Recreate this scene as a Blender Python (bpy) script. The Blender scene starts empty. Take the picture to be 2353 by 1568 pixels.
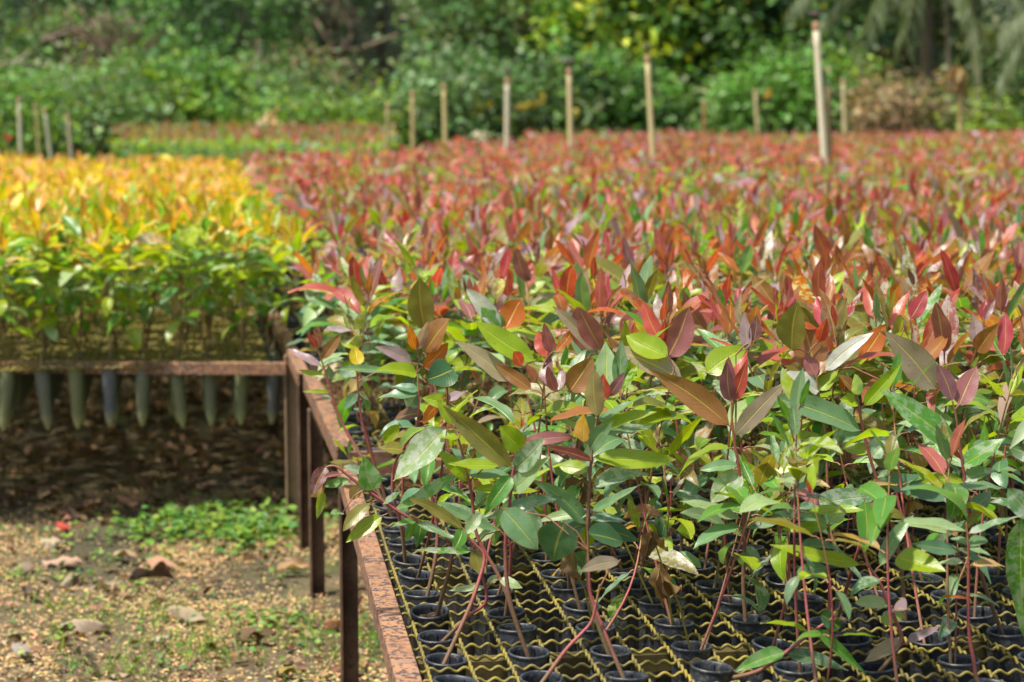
import bpy, math, random
import numpy as np
from mathutils import Vector, noise
R = math.radians
rng = np.random.default_rng(7)
random.seed(7)
SC = bpy.context.scene
COL = SC.collection

# ------------------------------------------------------------------ camera geometry
FPX, CX, CY, IMW = 4500.0, 1176.5, 784.0, 2353.0
CAMH = 1.18
TH = math.atan((CY - 225) / FPX)
CAM = np.array([0, 0, CAMH])

def ray(px, py):
    a = (px - CX) / FPX; b = -(py - CY) / FPX
    return np.array([a, math.cos(TH) + b * math.sin(TH), -math.sin(TH) + b * math.cos(TH)])

def at_y(px, py, D):
    d = ray(px, py); return CAM + d * (D / d[1])

def at_z(px, py, z):
    d = ray(px, py); return CAM + d * ((z - CAMH) / d[2])

def proj(p):
    x, y, z = p[0], p[1], p[2] - CAMH
    f = y * math.cos(TH) - z * math.sin(TH); u = y * math.sin(TH) + z * math.cos(TH)
    return CX + FPX * x / f, CY - FPX * u / f

def unit(v):
    v = np.asarray(v, float); return v / max(1e-9, np.linalg.norm(v))

# ------------------------------------------------------------------ mesh builder
class MB:
    def __init__(s):
        s.v = []; s.f = []; s.c = []; s.a = []; s.n = 0
    def add(s, V, F, C=None, A=None):
        V = np.asarray(V, float).reshape(-1, 3); F = np.asarray(F, int).reshape(-1, 4)
        s.v.append(V); s.f.append(F + s.n)
        if C is None: C = (1, 1, 1, 1)
        C = np.asarray(C, float)
        s.c.append(np.broadcast_to(C, (len(V), 4)) if C.ndim == 1 else C)
        if A is None: A = (0, 0, 0)
        A = np.asarray(A, float)
        s.a.append(np.broadcast_to(A, (len(V), 3)) if A.ndim == 1 else A)
        s.n += len(V); return s
    def box(s, c, size, yaw=0, C=None, tilt=None):
        h = np.asarray(size) / 2
        P = np.array([[x, y, z] for x in (-1, 1) for y in (-1, 1) for z in (-1, 1)]) * h
        cy, sy = math.cos(yaw), math.sin(yaw)
        P = np.stack([P[:, 0] * cy - P[:, 1] * sy, P[:, 0] * sy + P[:, 1] * cy, P[:, 2]], 1) + np.asarray(c)
        F = [[0, 1, 3, 2], [4, 6, 7, 5], [0, 4, 5, 1], [2, 3, 7, 6], [0, 2, 6, 4], [1, 5, 7, 3]]
        return s.add(P, F, C)
    def prism(s, poly, z0, z1, M):
        # poly: 2d convex/concave outline extruded; M maps (a,b,c)->world
        n = len(poly)
        P = [M(a, b, z0) for a, b in poly] + [M(a, b, z1) for a, b in poly]
        F = [[i, (i + 1) % n, n + (i + 1) % n, n + i] for i in range(n)]
        return s.add(P, F)
    def tube(s, pts, r, k=6, C=None, A=None):
        pts = np.asarray(pts, float); n = len(pts)
        r = np.broadcast_to(np.asarray(r, float), (n,))
        T = np.gradient(pts, axis=0); T /= np.linalg.norm(T, axis=1, keepdims=True) + 1e-12
        ref = np.array([0, 0, 1.0]) if abs(T[:, 2]).mean() < .8 else np.array([1.0, 0, 0])
        N = np.cross(T, ref); N /= np.linalg.norm(N, axis=1, keepdims=True) + 1e-12
        B = np.cross(T, N)
        an = np.arange(k) * 2 * math.pi / k
        V = pts[:, None] + r[:, None, None] * (np.cos(an)[None, :, None] * N[:, None] + np.sin(an)[None, :, None] * B[:, None])
        i = np.arange(n - 1)[:, None]; j = np.arange(k)[None, :]
        F = np.stack([i * k + j, i * k + (j + 1) % k, (i + 1) * k + (j + 1) % k, (i + 1) * k + j], -1).reshape(-1, 4)
        if C is not None:
            C = np.asarray(C, float)
            if C.ndim == 2: C = np.repeat(C, k, 0)
        return s.add(V.reshape(-1, 3), F, C, A)
    def lathe(s, prof, c, k=24, C=None):
        prof = np.asarray(prof, float); n = len(prof)
        an = np.arange(k) * 2 * math.pi / k
        V = np.stack([prof[:, 0][:, None] * np.cos(an), prof[:, 0][:, None] * np.sin(an), np.repeat(prof[:, 1][:, None], k, 1)], -1).reshape(-1, 3) + np.asarray(c)
        i = np.arange(n - 1)[:, None]; j = np.arange(k)[None, :]
        F = np.stack([i * k + j, i * k + (j + 1) % k, (i + 1) * k + (j + 1) % k, (i + 1) * k + j], -1).reshape(-1, 4)
        if C is not None:
            C = np.asarray(C, float)
            if C.ndim == 2: C = np.repeat(C, k, 0)
        return s.add(V, F, C)
    def mesh(s, name, mat, smooth=True):
        V = np.concatenate(s.v); F = np.concatenate(s.f); C = np.concatenate(s.c); A = np.concatenate(s.a)
        me = bpy.data.meshes.new(name)
        me.vertices.add(len(V)); me.vertices.foreach_set('co', V.astype(np.float32).ravel())
        me.loops.add(F.size); me.loops.foreach_set('vertex_index', F.astype(np.int32).ravel())
        me.polygons.add(len(F)); me.polygons.foreach_set('loop_start', np.arange(0, F.size, 4, dtype=np.int32))
        me.update(calc_edges=True)
        me.polygons.foreach_set('use_smooth', np.full(len(F), smooth))
        a = me.attributes.new('Col', 'FLOAT_COLOR', 'POINT'); a.data.foreach_set('color', C.astype(np.float32).ravel())
        a = me.attributes.new('lv', 'FLOAT_VECTOR', 'POINT'); a.data.foreach_set('vector', A.astype(np.float32).ravel())
        me.materials.append(mat); me.validate(); return me
    def build(s, name, mat, parent=None, smooth=True, loc=None):
        if loc is not None:
            for i in range(len(s.v)): s.v[i] = s.v[i] - np.asarray(loc)
        me = s.mesh(name, mat, smooth)
        o = bpy.data.objects.new(name, me); COL.objects.link(o)
        if parent is not None: o.parent = parent
        elif loc is not None: o.location = loc
        return o

def tag(o, label=None, cat=None, group=None, kind=None):
    if label: o['label'] = label
    if cat: o['category'] = cat
    if group: o['group'] = group
    if kind: o['kind'] = kind
    return o

def thing(name, label, cat, loc=(0, 0, 0), group=None):
    o = bpy.data.objects.new(name, None); COL.objects.link(o); o.location = loc
    o.empty_display_size = .05
    return tag(o, label, cat, group)

# ------------------------------------------------------------------ materials
def nmat(name):
    m = bpy.data.materials.new(name); m.use_nodes = True
    nt = m.node_tree; nt.nodes.clear()
    out = nt.nodes.new('ShaderNodeOutputMaterial')
    return m, nt, out

class G:
    def __init__(s, nt): s.nt = nt
    def n(s, t, **kw):
        d = s.nt.nodes.new(t)
        for k, v in kw.items(): setattr(d, k, v)
        return d
    def l(s, a, b): s.nt.links.new(a, b)
    def put(s, sock, v):
        if isinstance(v, bpy.types.NodeSocket): s.l(v, sock)
        else: sock.default_value = v
    def math(s, op, a, b=0.0, c=None, clamp=False):
        d = s.n('ShaderNodeMath', operation=op, use_clamp=clamp)
        s.put(d.inputs[0], a); s.put(d.inputs[1], b)
        if c is not None: s.put(d.inputs[2], c)
        return d.outputs[0]
    def mix(s, f, a, b, mode='MIX'):
        d = s.n('ShaderNodeMix', data_type='RGBA', blend_type=mode)
        s.put(d.inputs[0], f)
        s.put(d.inputs[6], a if isinstance(a, bpy.types.NodeSocket) else tuple(a) + (1,) * (4 - len(a)))
        s.put(d.inputs[7], b if isinstance(b, bpy.types.NodeSocket) else tuple(b) + (1,) * (4 - len(b)))
        return d.outputs[2]
    def noise(s, vec, scale, detail=3, rough=.55):
        d = s.n('ShaderNodeTexNoise'); d.inputs['Scale'].default_value = scale
        d.inputs['Detail'].default_value = detail; d.inputs['Roughness'].default_value = rough
        if vec is not None: s.l(vec, d.inputs['Vector'])
        return d.outputs['Fac']
    def ramp(s, f, lo, hi):
        d = s.n('ShaderNodeMapRange', clamp=True); s.put(d.inputs[0], f)
        d.inputs[1].default_value = lo; d.inputs[2].default_value = hi
        return d.outputs[0]
    def pos(s): return s.n('ShaderNodeNewGeometry').outputs['Position']
    def obj(s): return s.n('ShaderNodeTexCoord').outputs['Object']
    def attr(s, nm): return s.n('ShaderNodeAttribute', attribute_name=nm)
    def bump(s, h, dist=.002, st=.6):
        d = s.n('ShaderNodeBump'); d.inputs['Distance'].default_value = dist; d.inputs['Strength'].default_value = st
        s.l(h, d.inputs['Height']); return d.outputs[0]
    def bsdf(s, col, rough, spec=.5, normal=None, metal=0):
        b = s.n('ShaderNodeBsdfPrincipled'); s.put(b.inputs['Base Color'], col if isinstance(col, bpy.types.NodeSocket) else tuple(col) + (1,) * (4 - len(col)))
        s.put(b.inputs['Roughness'], rough); s.put(b.inputs['Specular IOR Level'], spec); b.inputs['Metallic'].default_value = metal
        if normal is not None: s.l(normal, b.inputs['Normal'])
        return b.outputs[0]

def leaf_material(name, detail=True, trans=.44, rough=.36, spec=.6):
    m, nt, out = nmat(name); g = G(nt)
    ca = g.attr('Col'); col = ca.outputs['Color']; rnd = ca.outputs['Alpha']
    lv = g.attr('lv'); sep = g.n('ShaderNodeSeparateXYZ'); g.l(lv.outputs['Vector'], sep.inputs[0])
    t, s_, sp = sep.outputs
    nrm = None
    P = g.pos()
    if detail:
        n1 = g.noise(P, 60, 3)
        col = g.mix(g.math('MULTIPLY', g.ramp(n1, .4, .75), .35), col, g.mix(1, col, (.55, .62, .5), 'MULTIPLY'))
        a = g.math('ABSOLUTE', s_)
        # side veins run forward from the midrib
        w = g.math('FRACT', g.math('MULTIPLY', g.math('SUBTRACT', t, g.math('MULTIPLY', a, .22)), 13.0))
        vein = g.math('SUBTRACT', 1.0, g.ramp(g.math('ABSOLUTE', g.math('SUBTRACT', w, .5)), 0, .16))
        light = g.mix(1, g.mix(.5, col, (.50, .46, .10)), (1.3, 1.25, 1.0), 'MULTIPLY')
        col = g.mix(g.math('MULTIPLY', vein, .11), col, light)
        rib = g.math('SUBTRACT', 1.0, g.ramp(a, .02, .09))
        col = g.mix(g.math('MULTIPLY', rib, .8), col, light)
        edge = g.ramp(a, .86, .97)
        col = g.mix(g.math('MULTIPLY', edge, .55), col, g.mix(.5, col, (.30, .09, .06)))
        # brown specks and chalky dried spray residue
        sk = g.ramp(g.noise(P, 170, 3, .6), .66, .72)
        col = g.mix(g.math('MULTIPLY', sk, .6), col, (.12, .06, .03))
        res = g.math('MULTIPLY', g.ramp(g.noise(P, 75, 4, .65), .47, .56), g.ramp(rnd, .74, .98))
        col = g.mix(g.math('MULTIPLY', res, .7), col, (.60, .62, .56))
        nrm = g.bump(g.math('ADD', g.math('MULTIPLY', rib, -.8), g.math('ADD', g.math('MULTIPLY', vein, -.08), g.math('MULTIPLY', n1, .7))), .0012, .7)
    tcol = g.mix(1, col, (1.6, 1.55, .6), 'MULTIPLY')
    b = g.bsdf(col, rough, spec, nrm)
    tr = g.n('ShaderNodeBsdfTranslucent'); g.l(tcol, tr.inputs[0])
    if nrm: g.l(nrm, tr.inputs['Normal'])
    mx = g.n('ShaderNodeMixShader'); mx.inputs[0].default_value = trans
    g.l(b, mx.inputs[1]); g.l(tr.outputs[0], mx.inputs[2]); g.l(mx.outputs[0], out.inputs[0])
    return m

def stem_material():
    m, nt, out = nmat('stem_bark'); g = G(nt)
    c = g.attr('Col').outputs['Color']
    n = g.noise(g.pos(), 240, 3)
    c = g.mix(g.math('MULTIPLY', g.ramp(n, .5, .7), .5), c, (.12, .07, .04))
    g.l(g.bsdf(c, .55, .4, g.bump(n, .0008)), out.inputs[0]); return m

def attr_material(name, rough=.7, spec=.3, scale=30, amt=.4, bump=.002, dark=(.6, .6, .6), metal=0):
    m, nt, out = nmat(name); g = G(nt)
    c = g.attr('Col').outputs['Color']; P = g.pos()
    n = g.noise(P, scale, 4)
    c = g.mix(g.math('MULTIPLY', g.ramp(n, .42, .68), amt), c, g.mix(1, c, dark, 'MULTIPLY'))
    g.l(g.bsdf(c, rough, spec, g.bump(n, bump), metal), out.inputs[0]); return m

def rust_material():
    m, nt, out = nmat('rusty_iron'); g = G(nt); P = g.pos()
    n1 = g.noise(P, 9, 5, .6); n2 = g.noise(P, 120, 4, .6); n3 = g.noise(P, 38, 4, .7)
    c = g.mix(g.ramp(n1, .3, .7), (.23, .12, .070), (.31, .19, .125))
    c = g.mix(g.math('MULTIPLY', g.ramp(n3, .42, .58), .5), c, (.40, .175, .06))
    c = g.mix(g.math('MULTIPLY', g.ramp(n2, .47, .56), g.math('MULTIPLY', g.ramp(n1, .34, .5), .9)), c, (.045, .034, .036))
    c = g.mix(g.math('MULTIPLY', g.ramp(g.noise(P, 4, 2), .5, .75), .35), c, (.10, .06, .04))
    g.l(g.bsdf(c, .72, .3, g.bump(n2, .0015, .8)), out.inputs[0]); return m

def dark_rust():
    m, nt, out = nmat('dark_iron'); g = G(nt); P = g.pos()
    n1 = g.noise(P, 12, 4); n2 = g.noise(P, 90, 4)
    c = g.mix(g.ramp(n1, .35, .65), (.085, .045, .03), (.19, .115, .075))
    c = g.mix(g.math('MULTIPLY', g.ramp(n2, .5, .65), .5), c, (.045, .035, .03))
    g.l(g.bsdf(c, .75, .25, g.bump(n2, .0015)), out.inputs[0]); return m

def wire_material():
    m, nt, out = nmat('mustard_wire'); g = G(nt); P = g.pos()
    n1 = g.noise(P, 14, 3); n2 = g.noise(P, 150, 4)
    c = g.mix(g.ramp(n1, .35, .68), (.24, .19, .028), (.12, .10, .032))
    c = g.mix(g.math('MULTIPLY', g.ramp(n2, .48, .66), .65), c, (.06, .045, .025))
    g.l(g.bsdf(c, .6, .35, g.bump(n2, .001)), out.inputs[0]); return m

def tube_material(name, a, b, tip, z0, tint=0):
    m, nt, out = nmat(name); g = G(nt)
    O = g.obj(); P = g.pos()
    sep = g.n('ShaderNodeSeparateXYZ'); g.l(O, sep.inputs[0])
    n1 = g.noise(P, 40, 4); n2 = g.noise(P, 160, 3)
    c = g.mix(g.ramp(n1, .38, .68), a, b)
    c = g.mix(g.math('MULTIPLY', g.ramp(n2, .52, .68), .4), c, (.16, .14, .11))
    if tint:
        rd = g.n('ShaderNodeObjectInfo').outputs['Random']
        c = g.mix(g.math('MULTIPLY', g.ramp(rd, .35, .9), .75), c, (.17, .19, .055))
    zz = g.math('ADD', sep.outputs[2], g.math('MULTIPLY', n1, .05))
    c = g.mix(g.math('MULTIPLY', g.math('SUBTRACT', 1.0, g.ramp(zz, z0, z0 + .05)), .85), c, tip)
    g.l(g.bsdf(c, .45, .5, g.bump(n2, .0006)), out.inputs[0]); return m

def soil_material():
    m, nt, out = nmat('potting_soil'); g = G(nt); P = g.pos()
    n = g.noise(P, 330, 3, .7); n2 = g.noise(P, 700, 2)
    c = g.mix(g.ramp(n, .4, .65), (.035, .022, .016), (.11, .07, .045))
    c = g.mix(g.ramp(n2, .66, .7), c, (.38, .30, .17))
    g.l(g.bsdf(c, .95, .1, g.bump(n, .004, 1)), out.inputs[0]); return m

def ground_material():
    m, nt, out = nmat('ground_soil'); g = G(nt); P = g.pos()
    n1 = g.noise(P, 1.1, 4); n2 = g.noise(P, 9, 5, .65); n3 = g.noise(P, 70, 4, .7)
    c = g.mix(g.ramp(n2, .34, .66), (.10, .078, .05), (.21, .155, .09))
    c = g.mix(g.math('MULTIPLY', g.ramp(n1, .45, .6), .75), c, (.055, .056, .036))
    c = g.mix(g.math('MULTIPLY', g.ramp(n3, .45, .6), .6), c, (.05, .045, .03))
    c = g.mix(g.math('MULTIPLY', g.ramp(g.noise(P, 5, 4), .52, .68), .5), c, (.07, .11, .025))
    g.l(g.bsdf(c, .95, .15, g.bump(n3, .01, 1)), out.inputs[0]); return m

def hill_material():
    m, nt, out = nmat('shade_toned_undergrowth'); g = G(nt); P = g.pos()
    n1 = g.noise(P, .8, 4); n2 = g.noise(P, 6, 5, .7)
    c = g.mix(g.ramp(n2, .4, .65), (.004, .007, .0035), (.013, .022, .007))  # near-black undergrowth: deep forest shade is put into this colour
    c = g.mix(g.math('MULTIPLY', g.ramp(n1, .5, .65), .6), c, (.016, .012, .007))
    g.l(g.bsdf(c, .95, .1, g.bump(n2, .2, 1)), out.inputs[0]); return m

M_LEAF = leaf_material('seedling_leaf')
M_LEAF_FAR = leaf_material('far_seedling_leaf', False, .38, .48, .5)
M_TREE = leaf_material('tree_leaf', False, .30, .5, .4)
M_STEM = stem_material()
M_RUST = rust_material(); M_DARK = dark_rust(); M_WIRE = wire_material()
M_TUBE = tube_material('black_tube_plastic', (.014, .017, .024), (.028, .034, .045), (.05, .05, .045), -.15)
M_TUBE2 = tube_material('blue_grey_tube_plastic', (.085, .10, .125), (.12, .125, .10), (.36, .35, .17), -.14, 1)
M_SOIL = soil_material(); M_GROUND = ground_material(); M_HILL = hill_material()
M_CROSS = attr_material('yellowed_bar', .7, .3, 40, .6)
M_BARK = attr_material('bark', .9, .15, 14, .6, .01)
M_POST = attr_material('pvc_post', .5, .4, 8, .35, .001, (.75, .68, .5))
M_DRY = leaf_material('dry_leaf', True, .18, .7, .2)
M_CHIP = attr_material('husk_chip', .9, .15, 90, .4)
M_HERB = leaf_material('herb_leaf', False, .35, .5, .4)

# ------------------------------------------------------------------ leaves (vectorised)
def leaves(mb, P, D, N, L, W, droop, fold, C1, C2, rnd, nt=9, ns=4, wave=.0, roundness=None, twist=None):
    """P base, D direction, N upper normal, all (n,3); droop = bend angle over the length"""
    P, D, N = [np.asarray(x, float).reshape(-1, 3) for x in (P, D, N)]
    n = len(P)
    L, W, droop, fold, rnd = [np.broadcast_to(np.asarray(x, float), (n,)) for x in (L, W, droop, fold, rnd)]
    D = D / np.linalg.norm(D, axis=1, keepdims=True)
    N = N - (N * D).sum(1, keepdims=True) * D; N /= np.linalg.norm(N, axis=1, keepdims=True) + 1e-9
    S = np.cross(D, N)
    if twist is None: twist = rng.normal(0, .45, n)
    t = np.linspace(0, 1, nt); s = np.linspace(-1, 1, ns + 1)
    q = .55 if roundness is None else np.broadcast_to(np.asarray(roundness, float), (n,))[:, None]
    w = t[None] ** q * (1 - t[None]) ** .92 * np.ones((n, 1)) if np.ndim(q) == 0 else t[None] ** q * (1 - t[None]) ** (.75 + .35 * rng.random((n, 1)))
    w = w / w.max(1, keepdims=True); w[:, -1] = .02; w[:, 0] = .05
    c = np.where(np.abs(droop) < 1e-3, 1e-3, droop)[:, None]
    along = L[:, None] * np.sin(c * t) / c; off = -L[:, None] * (1 - np.cos(c * t)) / c
    ang = c * t
    nd = np.cos(ang)[..., None] * N[:, None] + np.sin(ang)[..., None] * D[:, None]   # local normal
    cen = P[:, None] + along[..., None] * D[:, None] + off[..., None] * N[:, None]
    ph = rng.uniform(0, 6.28, n)[:, None, None]
    ww = (w * W[:, None] / 2)[..., None]
    lat = s[None, None] * ww
    ta = (np.broadcast_to(twist, (n,))[:, None] * t[None] ** 1.2)[..., None]
    Sv = np.cos(ta) * S[:, None] + np.sin(ta) * nd; nd = np.cos(ta) * nd - np.sin(ta) * S[:, None]
    up = np.abs(s)[None, None] ** 1.3 * ww * np.tan(fold)[:, None, None]
    up = up + wave * L[:, None, None] * np.abs(s)[None, None] * np.sin(t[None, :, None] * 15 + ph + np.sign(s)[None, None] * 1.1)
    curve = rng.uniform(-.05, .05, n)[:, None] * L[:, None] * np.sin(t * math.pi)   # sideways sickle
    V = cen[:, :, None] + (lat + curve[..., None])[..., None] * Sv[:, :, None] + up[..., None] * nd[:, :, None]
    m = ns + 1
    i = np.arange(nt - 1)[:, None]; j = np.arange(ns)[None]
    F = np.stack([i * m + j, i * m + j + 1, (i + 1) * m + j + 1, (i + 1) * m + j], -1).reshape(-1, 4)
    F = (F[None] + (np.arange(n) * nt * m)[:, None, None]).reshape(-1, 4)
    C1 = np.asarray(C1, float).reshape(-1, 3); C2 = np.asarray(C2, float).reshape(-1, 3)
    cc = C1[:, None] * (1 - t[None, :, None]) + C2[:, None] * t[None, :, None]
    cc = np.repeat(cc[:, :, None], m, 2)
    cc = np.concatenate([cc, np.broadcast_to(rnd[:, None, None, None], cc.shape[:3] + (1,))], -1)
    A = np.zeros((n, nt, m, 3)); A[..., 0] = t[None, :, None]; A[..., 1] = s[None, None]; A[..., 2] = rnd[:, None, None]
    mb.add(V.reshape(-1, 3), F, cc.reshape(-1, 4), A.reshape(-1, 3))

PAL = dict(
    lime=(.31, .40, .010), peach=(.60, .28, .10), rosy=(.46, .19, .12), rose=(.42, .105, .085), teal=(.115, .25, .14), bg=(.15, .29, .135), dark=(.05, .145, .055), green=(.09, .27, .035), yg=(.25, .37, .008),
    pale=(.30, .43, .21), olive=(.21, .20, .04), bronze=(.31, .13, .045), orange=(.50, .14, .018), taupe=(.30, .245, .17),
    red=(.46, .065, .045), crimson=(.36, .04, .06), mauve=(.31, .11, .115), purple=(.19, .07, .09), lilac=(.33, .23, .27),
    maroon=(.13, .028, .025), tan=(.46, .30, .14), brown=(.18, .10, .05), white=(.5, .52, .46), yellow=(.58, .43, .015), gold=(.60, .31, .03))
for k in PAL: PAL[k] = np.array(PAL[k])

def jit(c, a=.14, n=None):
    c = np.asarray(c, float)
    if c.ndim == 1: return np.clip(c * (1 + rng.uniform(-a, a)) * (1 + rng.uniform(-a, a, 3) * .5), .005, .9)
    return np.clip(c * (1 + rng.uniform(-a, a, (len(c), 1))) * (1 + rng.uniform(-a, a, c.shape) * .5), .005, .9)

RED_TOP = ['red', 'crimson', 'mauve', 'bronze', 'rose', 'purple', 'mauve', 'rose', 'rose', 'lilac', 'taupe', 'bronze', 'orange']
RED_UP = ['bronze', 'olive', 'rose', 'taupe', 'mauve', 'olive', 'bronze', 'yg', 'rose', 'lilac']
RED_FAR = ['rose', 'rose', 'mauve', 'bronze', 'crimson', 'lilac', 'rose', 'olive', 'rosy']
RED_MID = ['bg', 'yg', 'teal', 'green', 'yg', 'yg', 'bg', 'olive', 'pale', 'yg']
RED_LOW = ['teal', 'bg', 'dark', 'green', 'teal', 'bg', 'yg', 'yg']
YEL_TOP = ['yellow', 'peach', 'gold', 'yellow', 'lime', 'yellow', 'gold']
YEL_FAR = ['peach', 'gold', 'peach', 'yellow', 'lime', 'peach', 'yellow']
YEL_UP = ['yellow', 'lime', 'yg', 'yg', 'green', 'gold']
YEL_MID = ['yg', 'lime', 'yg', 'pale', 'green', 'yg']
YEL_LOW = ['green', 'yg', 'green', 'pale', 'bg', 'yg']

def pick(lst): return PAL[lst[rng.integers(len(lst))]]

def seedling_leafset(kind, base, top, Hn=None, n_nodes=8, size=1.0, start=.3, tipred=1.0, bend=None):
    """returns lists for leaves() plus the stem polyline"""
    base = np.asarray(base, float); top = np.asarray(top, float); h = np.linalg.norm(top - base)
    b = np.array([rng.normal(0, .10) * h, rng.normal(0, .10) * h, 0]) if bend is None else np.asarray(bend)
    def pt(s): return base + (top - base) * s + b * math.sin(math.pi * s) * .5
    stem = np.array([pt(s) for s in np.linspace(0, 1, 9)])
    out = []
    az0 = rng.uniform(0, 6.28)
    for k in range(n_nodes):
        s = start + (1 - start) * (k / (n_nodes - 1)) ** .85
        p = pt(min(s, 1)); rel = k / (n_nodes - 1)
        for side in (0, 1):
            if rel < .35 and rng.random() < .3: continue
            az = az0 + k * 1.45 + side * math.pi + rng.normal(0, .35)
            if rel > .93: el = R(rng.uniform(55, 84)); L = rng.uniform(.03, .06)
            elif rel > .75: el = R(rng.uniform(38, 75)); L = rng.uniform(.055, .095)
            elif rel > .4: el = R(rng.uniform(0, 48)); L = rng.uniform(.080, .132)
            else: el = R(rng.uniform(-35, 25)); L = rng.uniform(.045, .085)
            if kind == 'red': lst = (RED_FAR if base[1] > 5.5 + rng.normal(0, 1) else RED_TOP) if rel > .88 else (RED_FAR if base[1] > 8 + rng.normal(0, 1.5) else RED_UP) if rel > .66 else RED_MID if rel > .4 else RED_LOW
            else: lst = (YEL_FAR if base[1] > 8.0 + rng.normal(0, 1.6) else YEL_TOP) if rel > (.84 if base[1] < 7.5 else .6) else YEL_UP if rel > .64 else YEL_MID if rel > .4 else YEL_LOW
            c = jit(pick(lst), .2)
            if kind == 'red' and rel > .6 and rng.random() > tipred: c = jit(pick(['yg', 'green', 'olive', 'bg']), .2)
            if rel < .3 and rng.random() < .10: c = jit(PAL['tan'])
            d = np.array([math.cos(az) * math.cos(el), math.sin(az) * math.cos(el), math.sin(el)])
            n = np.array([-math.cos(az) * math.sin(el), -math.sin(az) * math.sin(el), math.cos(el)])
            n = n + rng.normal(0, .28, 3)
            L *= size
            wr = rng.uniform(.25, .40) if rel > .4 else rng.uniform(.34, .52)
            if rel > .9: wr = rng.uniform(.24, .36)
            dr = rng.uniform(.1, 1.5) if rel < .8 else rng.uniform(-.3, .4)
            c2 = c * (1.0, .92, .9) if kind == 'red' and rel > .4 else c
            out.append((p + d * .004, p + d * (.006 + .10 * L), d, n, L, L * wr, dr, rng.uniform(.05, .45), c, c2, rng.random()))
    return stem, out

STEMC = np.array([[.17, .10, .05, 1], [.22, .095, .06, 1], [.27, .075, .065, 1], [.30, .07, .07, 1], [.30, .065, .07, 1], [.30, .08, .07, 1], [.28, .10, .06, 1], [.28, .15, .05, 1], [.26, .20, .05, 1]])
STEMY = np.array([[.16, .11, .05, 1]] * 4 + [[.2, .15, .05, 1]] * 5)

def emit(mbL, mbS, stem, lv, kind='red', r0=.0026, nt=9, ns=4, k=6, wave=.012, petiole=True, darkstem=1.0):
    sc = (STEMC if kind == 'red' else STEMY).copy()
    sc[:, :3] *= darkstem * rng.uniform(.75, 1.2)
    if rng.random() < .3: sc[:, :3] = sc[:, :3] * .5 + np.array([.17, .15, .05]) * .5
    idx = np.linspace(0, 8, len(stem)).astype(int)
    mbS.tube(stem, np.linspace(r0, r0 * .42, len(stem)), k, sc[idx])
    if not lv: return
    a = list(zip(*lv))
    if petiole:
        for p0, p1 in zip(a[0], a[1]):
            mbS.tube([p0 - (p1 - p0) * .3, (p0 + p1) / 2 + np.array([0, 0, -.0008]), p1 + (p1 - p0) * .08], [.0012, .0009, .0008], 4, (.27, .13, .06, 1))
    leaves(mbL, a[1], a[2], a[3], a[4], a[5], a[6], a[7], a[8], a[9], a[10], nt, ns, wave)

# ------------------------------------------------------------------ bench coordinate frames
class Frame:
    def __init__(s, o, yaw, z):
        s.o = np.array([o[0], o[1], 0.0]); s.yaw = R(yaw); s.z = z
        s.vd = np.array([math.sin(s.yaw), math.cos(s.yaw), 0]); s.ud = np.array([math.cos(s.yaw), -math.sin(s.yaw), 0])
    def p(s, u, v, z=0): return s.o + s.ud * u + s.vd * v + np.array([0, 0, s.z + z])

FA = Frame((-.112, 2.36), -7.9, .46)
FB = Frame((-.318, 3.865), -9.6, .462)
FL = Frame((-.66, 5.40), -9.6, .44)
CELL = .054

def angle_bar(mb, F, a, b, w=.032, h=.034, t=.004, side=1):
    """L profile: flat top flange from the outer edge inward, vertical web down the outer edge; a,b = (u,v) ends of the outer top edge"""
    A = F.p(*a); B = F.p(*b); d = unit(B - A); inw = np.cross(d, [0, 0, 1]) * side
    z = np.array([0, 0, 1.0]); bv = .0012
    poly = [(0, -h), (0, -bv), (bv, 0), (w - bv, 0), (w, -bv), (w, -t), (t, -t), (t, -h)]
    L = np.linalg.norm(B - A); n = len(poly); V = []
    for q in (0, L): V += [A + d * q + inw * x + z * y for x, y in poly]
    Fc = [[i, (i + 1) % n, n + (i + 1) % n, n + i] for i in range(n)]
    for o in (0, n): Fc += [[o + 1, o + 2, o + 5, o + 6], [o + 0, o + 1, o + 6, o + 7], [o + 2, o + 3, o + 4, o + 5]]
    mb.add(np.array(V), Fc)

def leg_profile(mb, c, ztop, w=.038, t=.004, du=None, dv=None, zb=0):
    du = np.asarray(du); dv = np.asarray(dv); c = np.array([c[0], c[1], 0.0])
    poly = [(0, 0), (w, 0), (w, t), (t, t), (t, w), (0, w)]
    V = [c + du * a + dv * b + np.array([0, 0, z]) for z in (zb, ztop) for a, b in poly]
    n = 6; Fc = [[i, (i + 1) % n, n + (i + 1) % n, n + i] for i in range(n)]
    for o in (0, n): Fc += [[o, o + 1, o + 2, o + 3], [o, o + 3, o + 4, o + 5]]
    mb.add(np.array(V), Fc)

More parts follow.
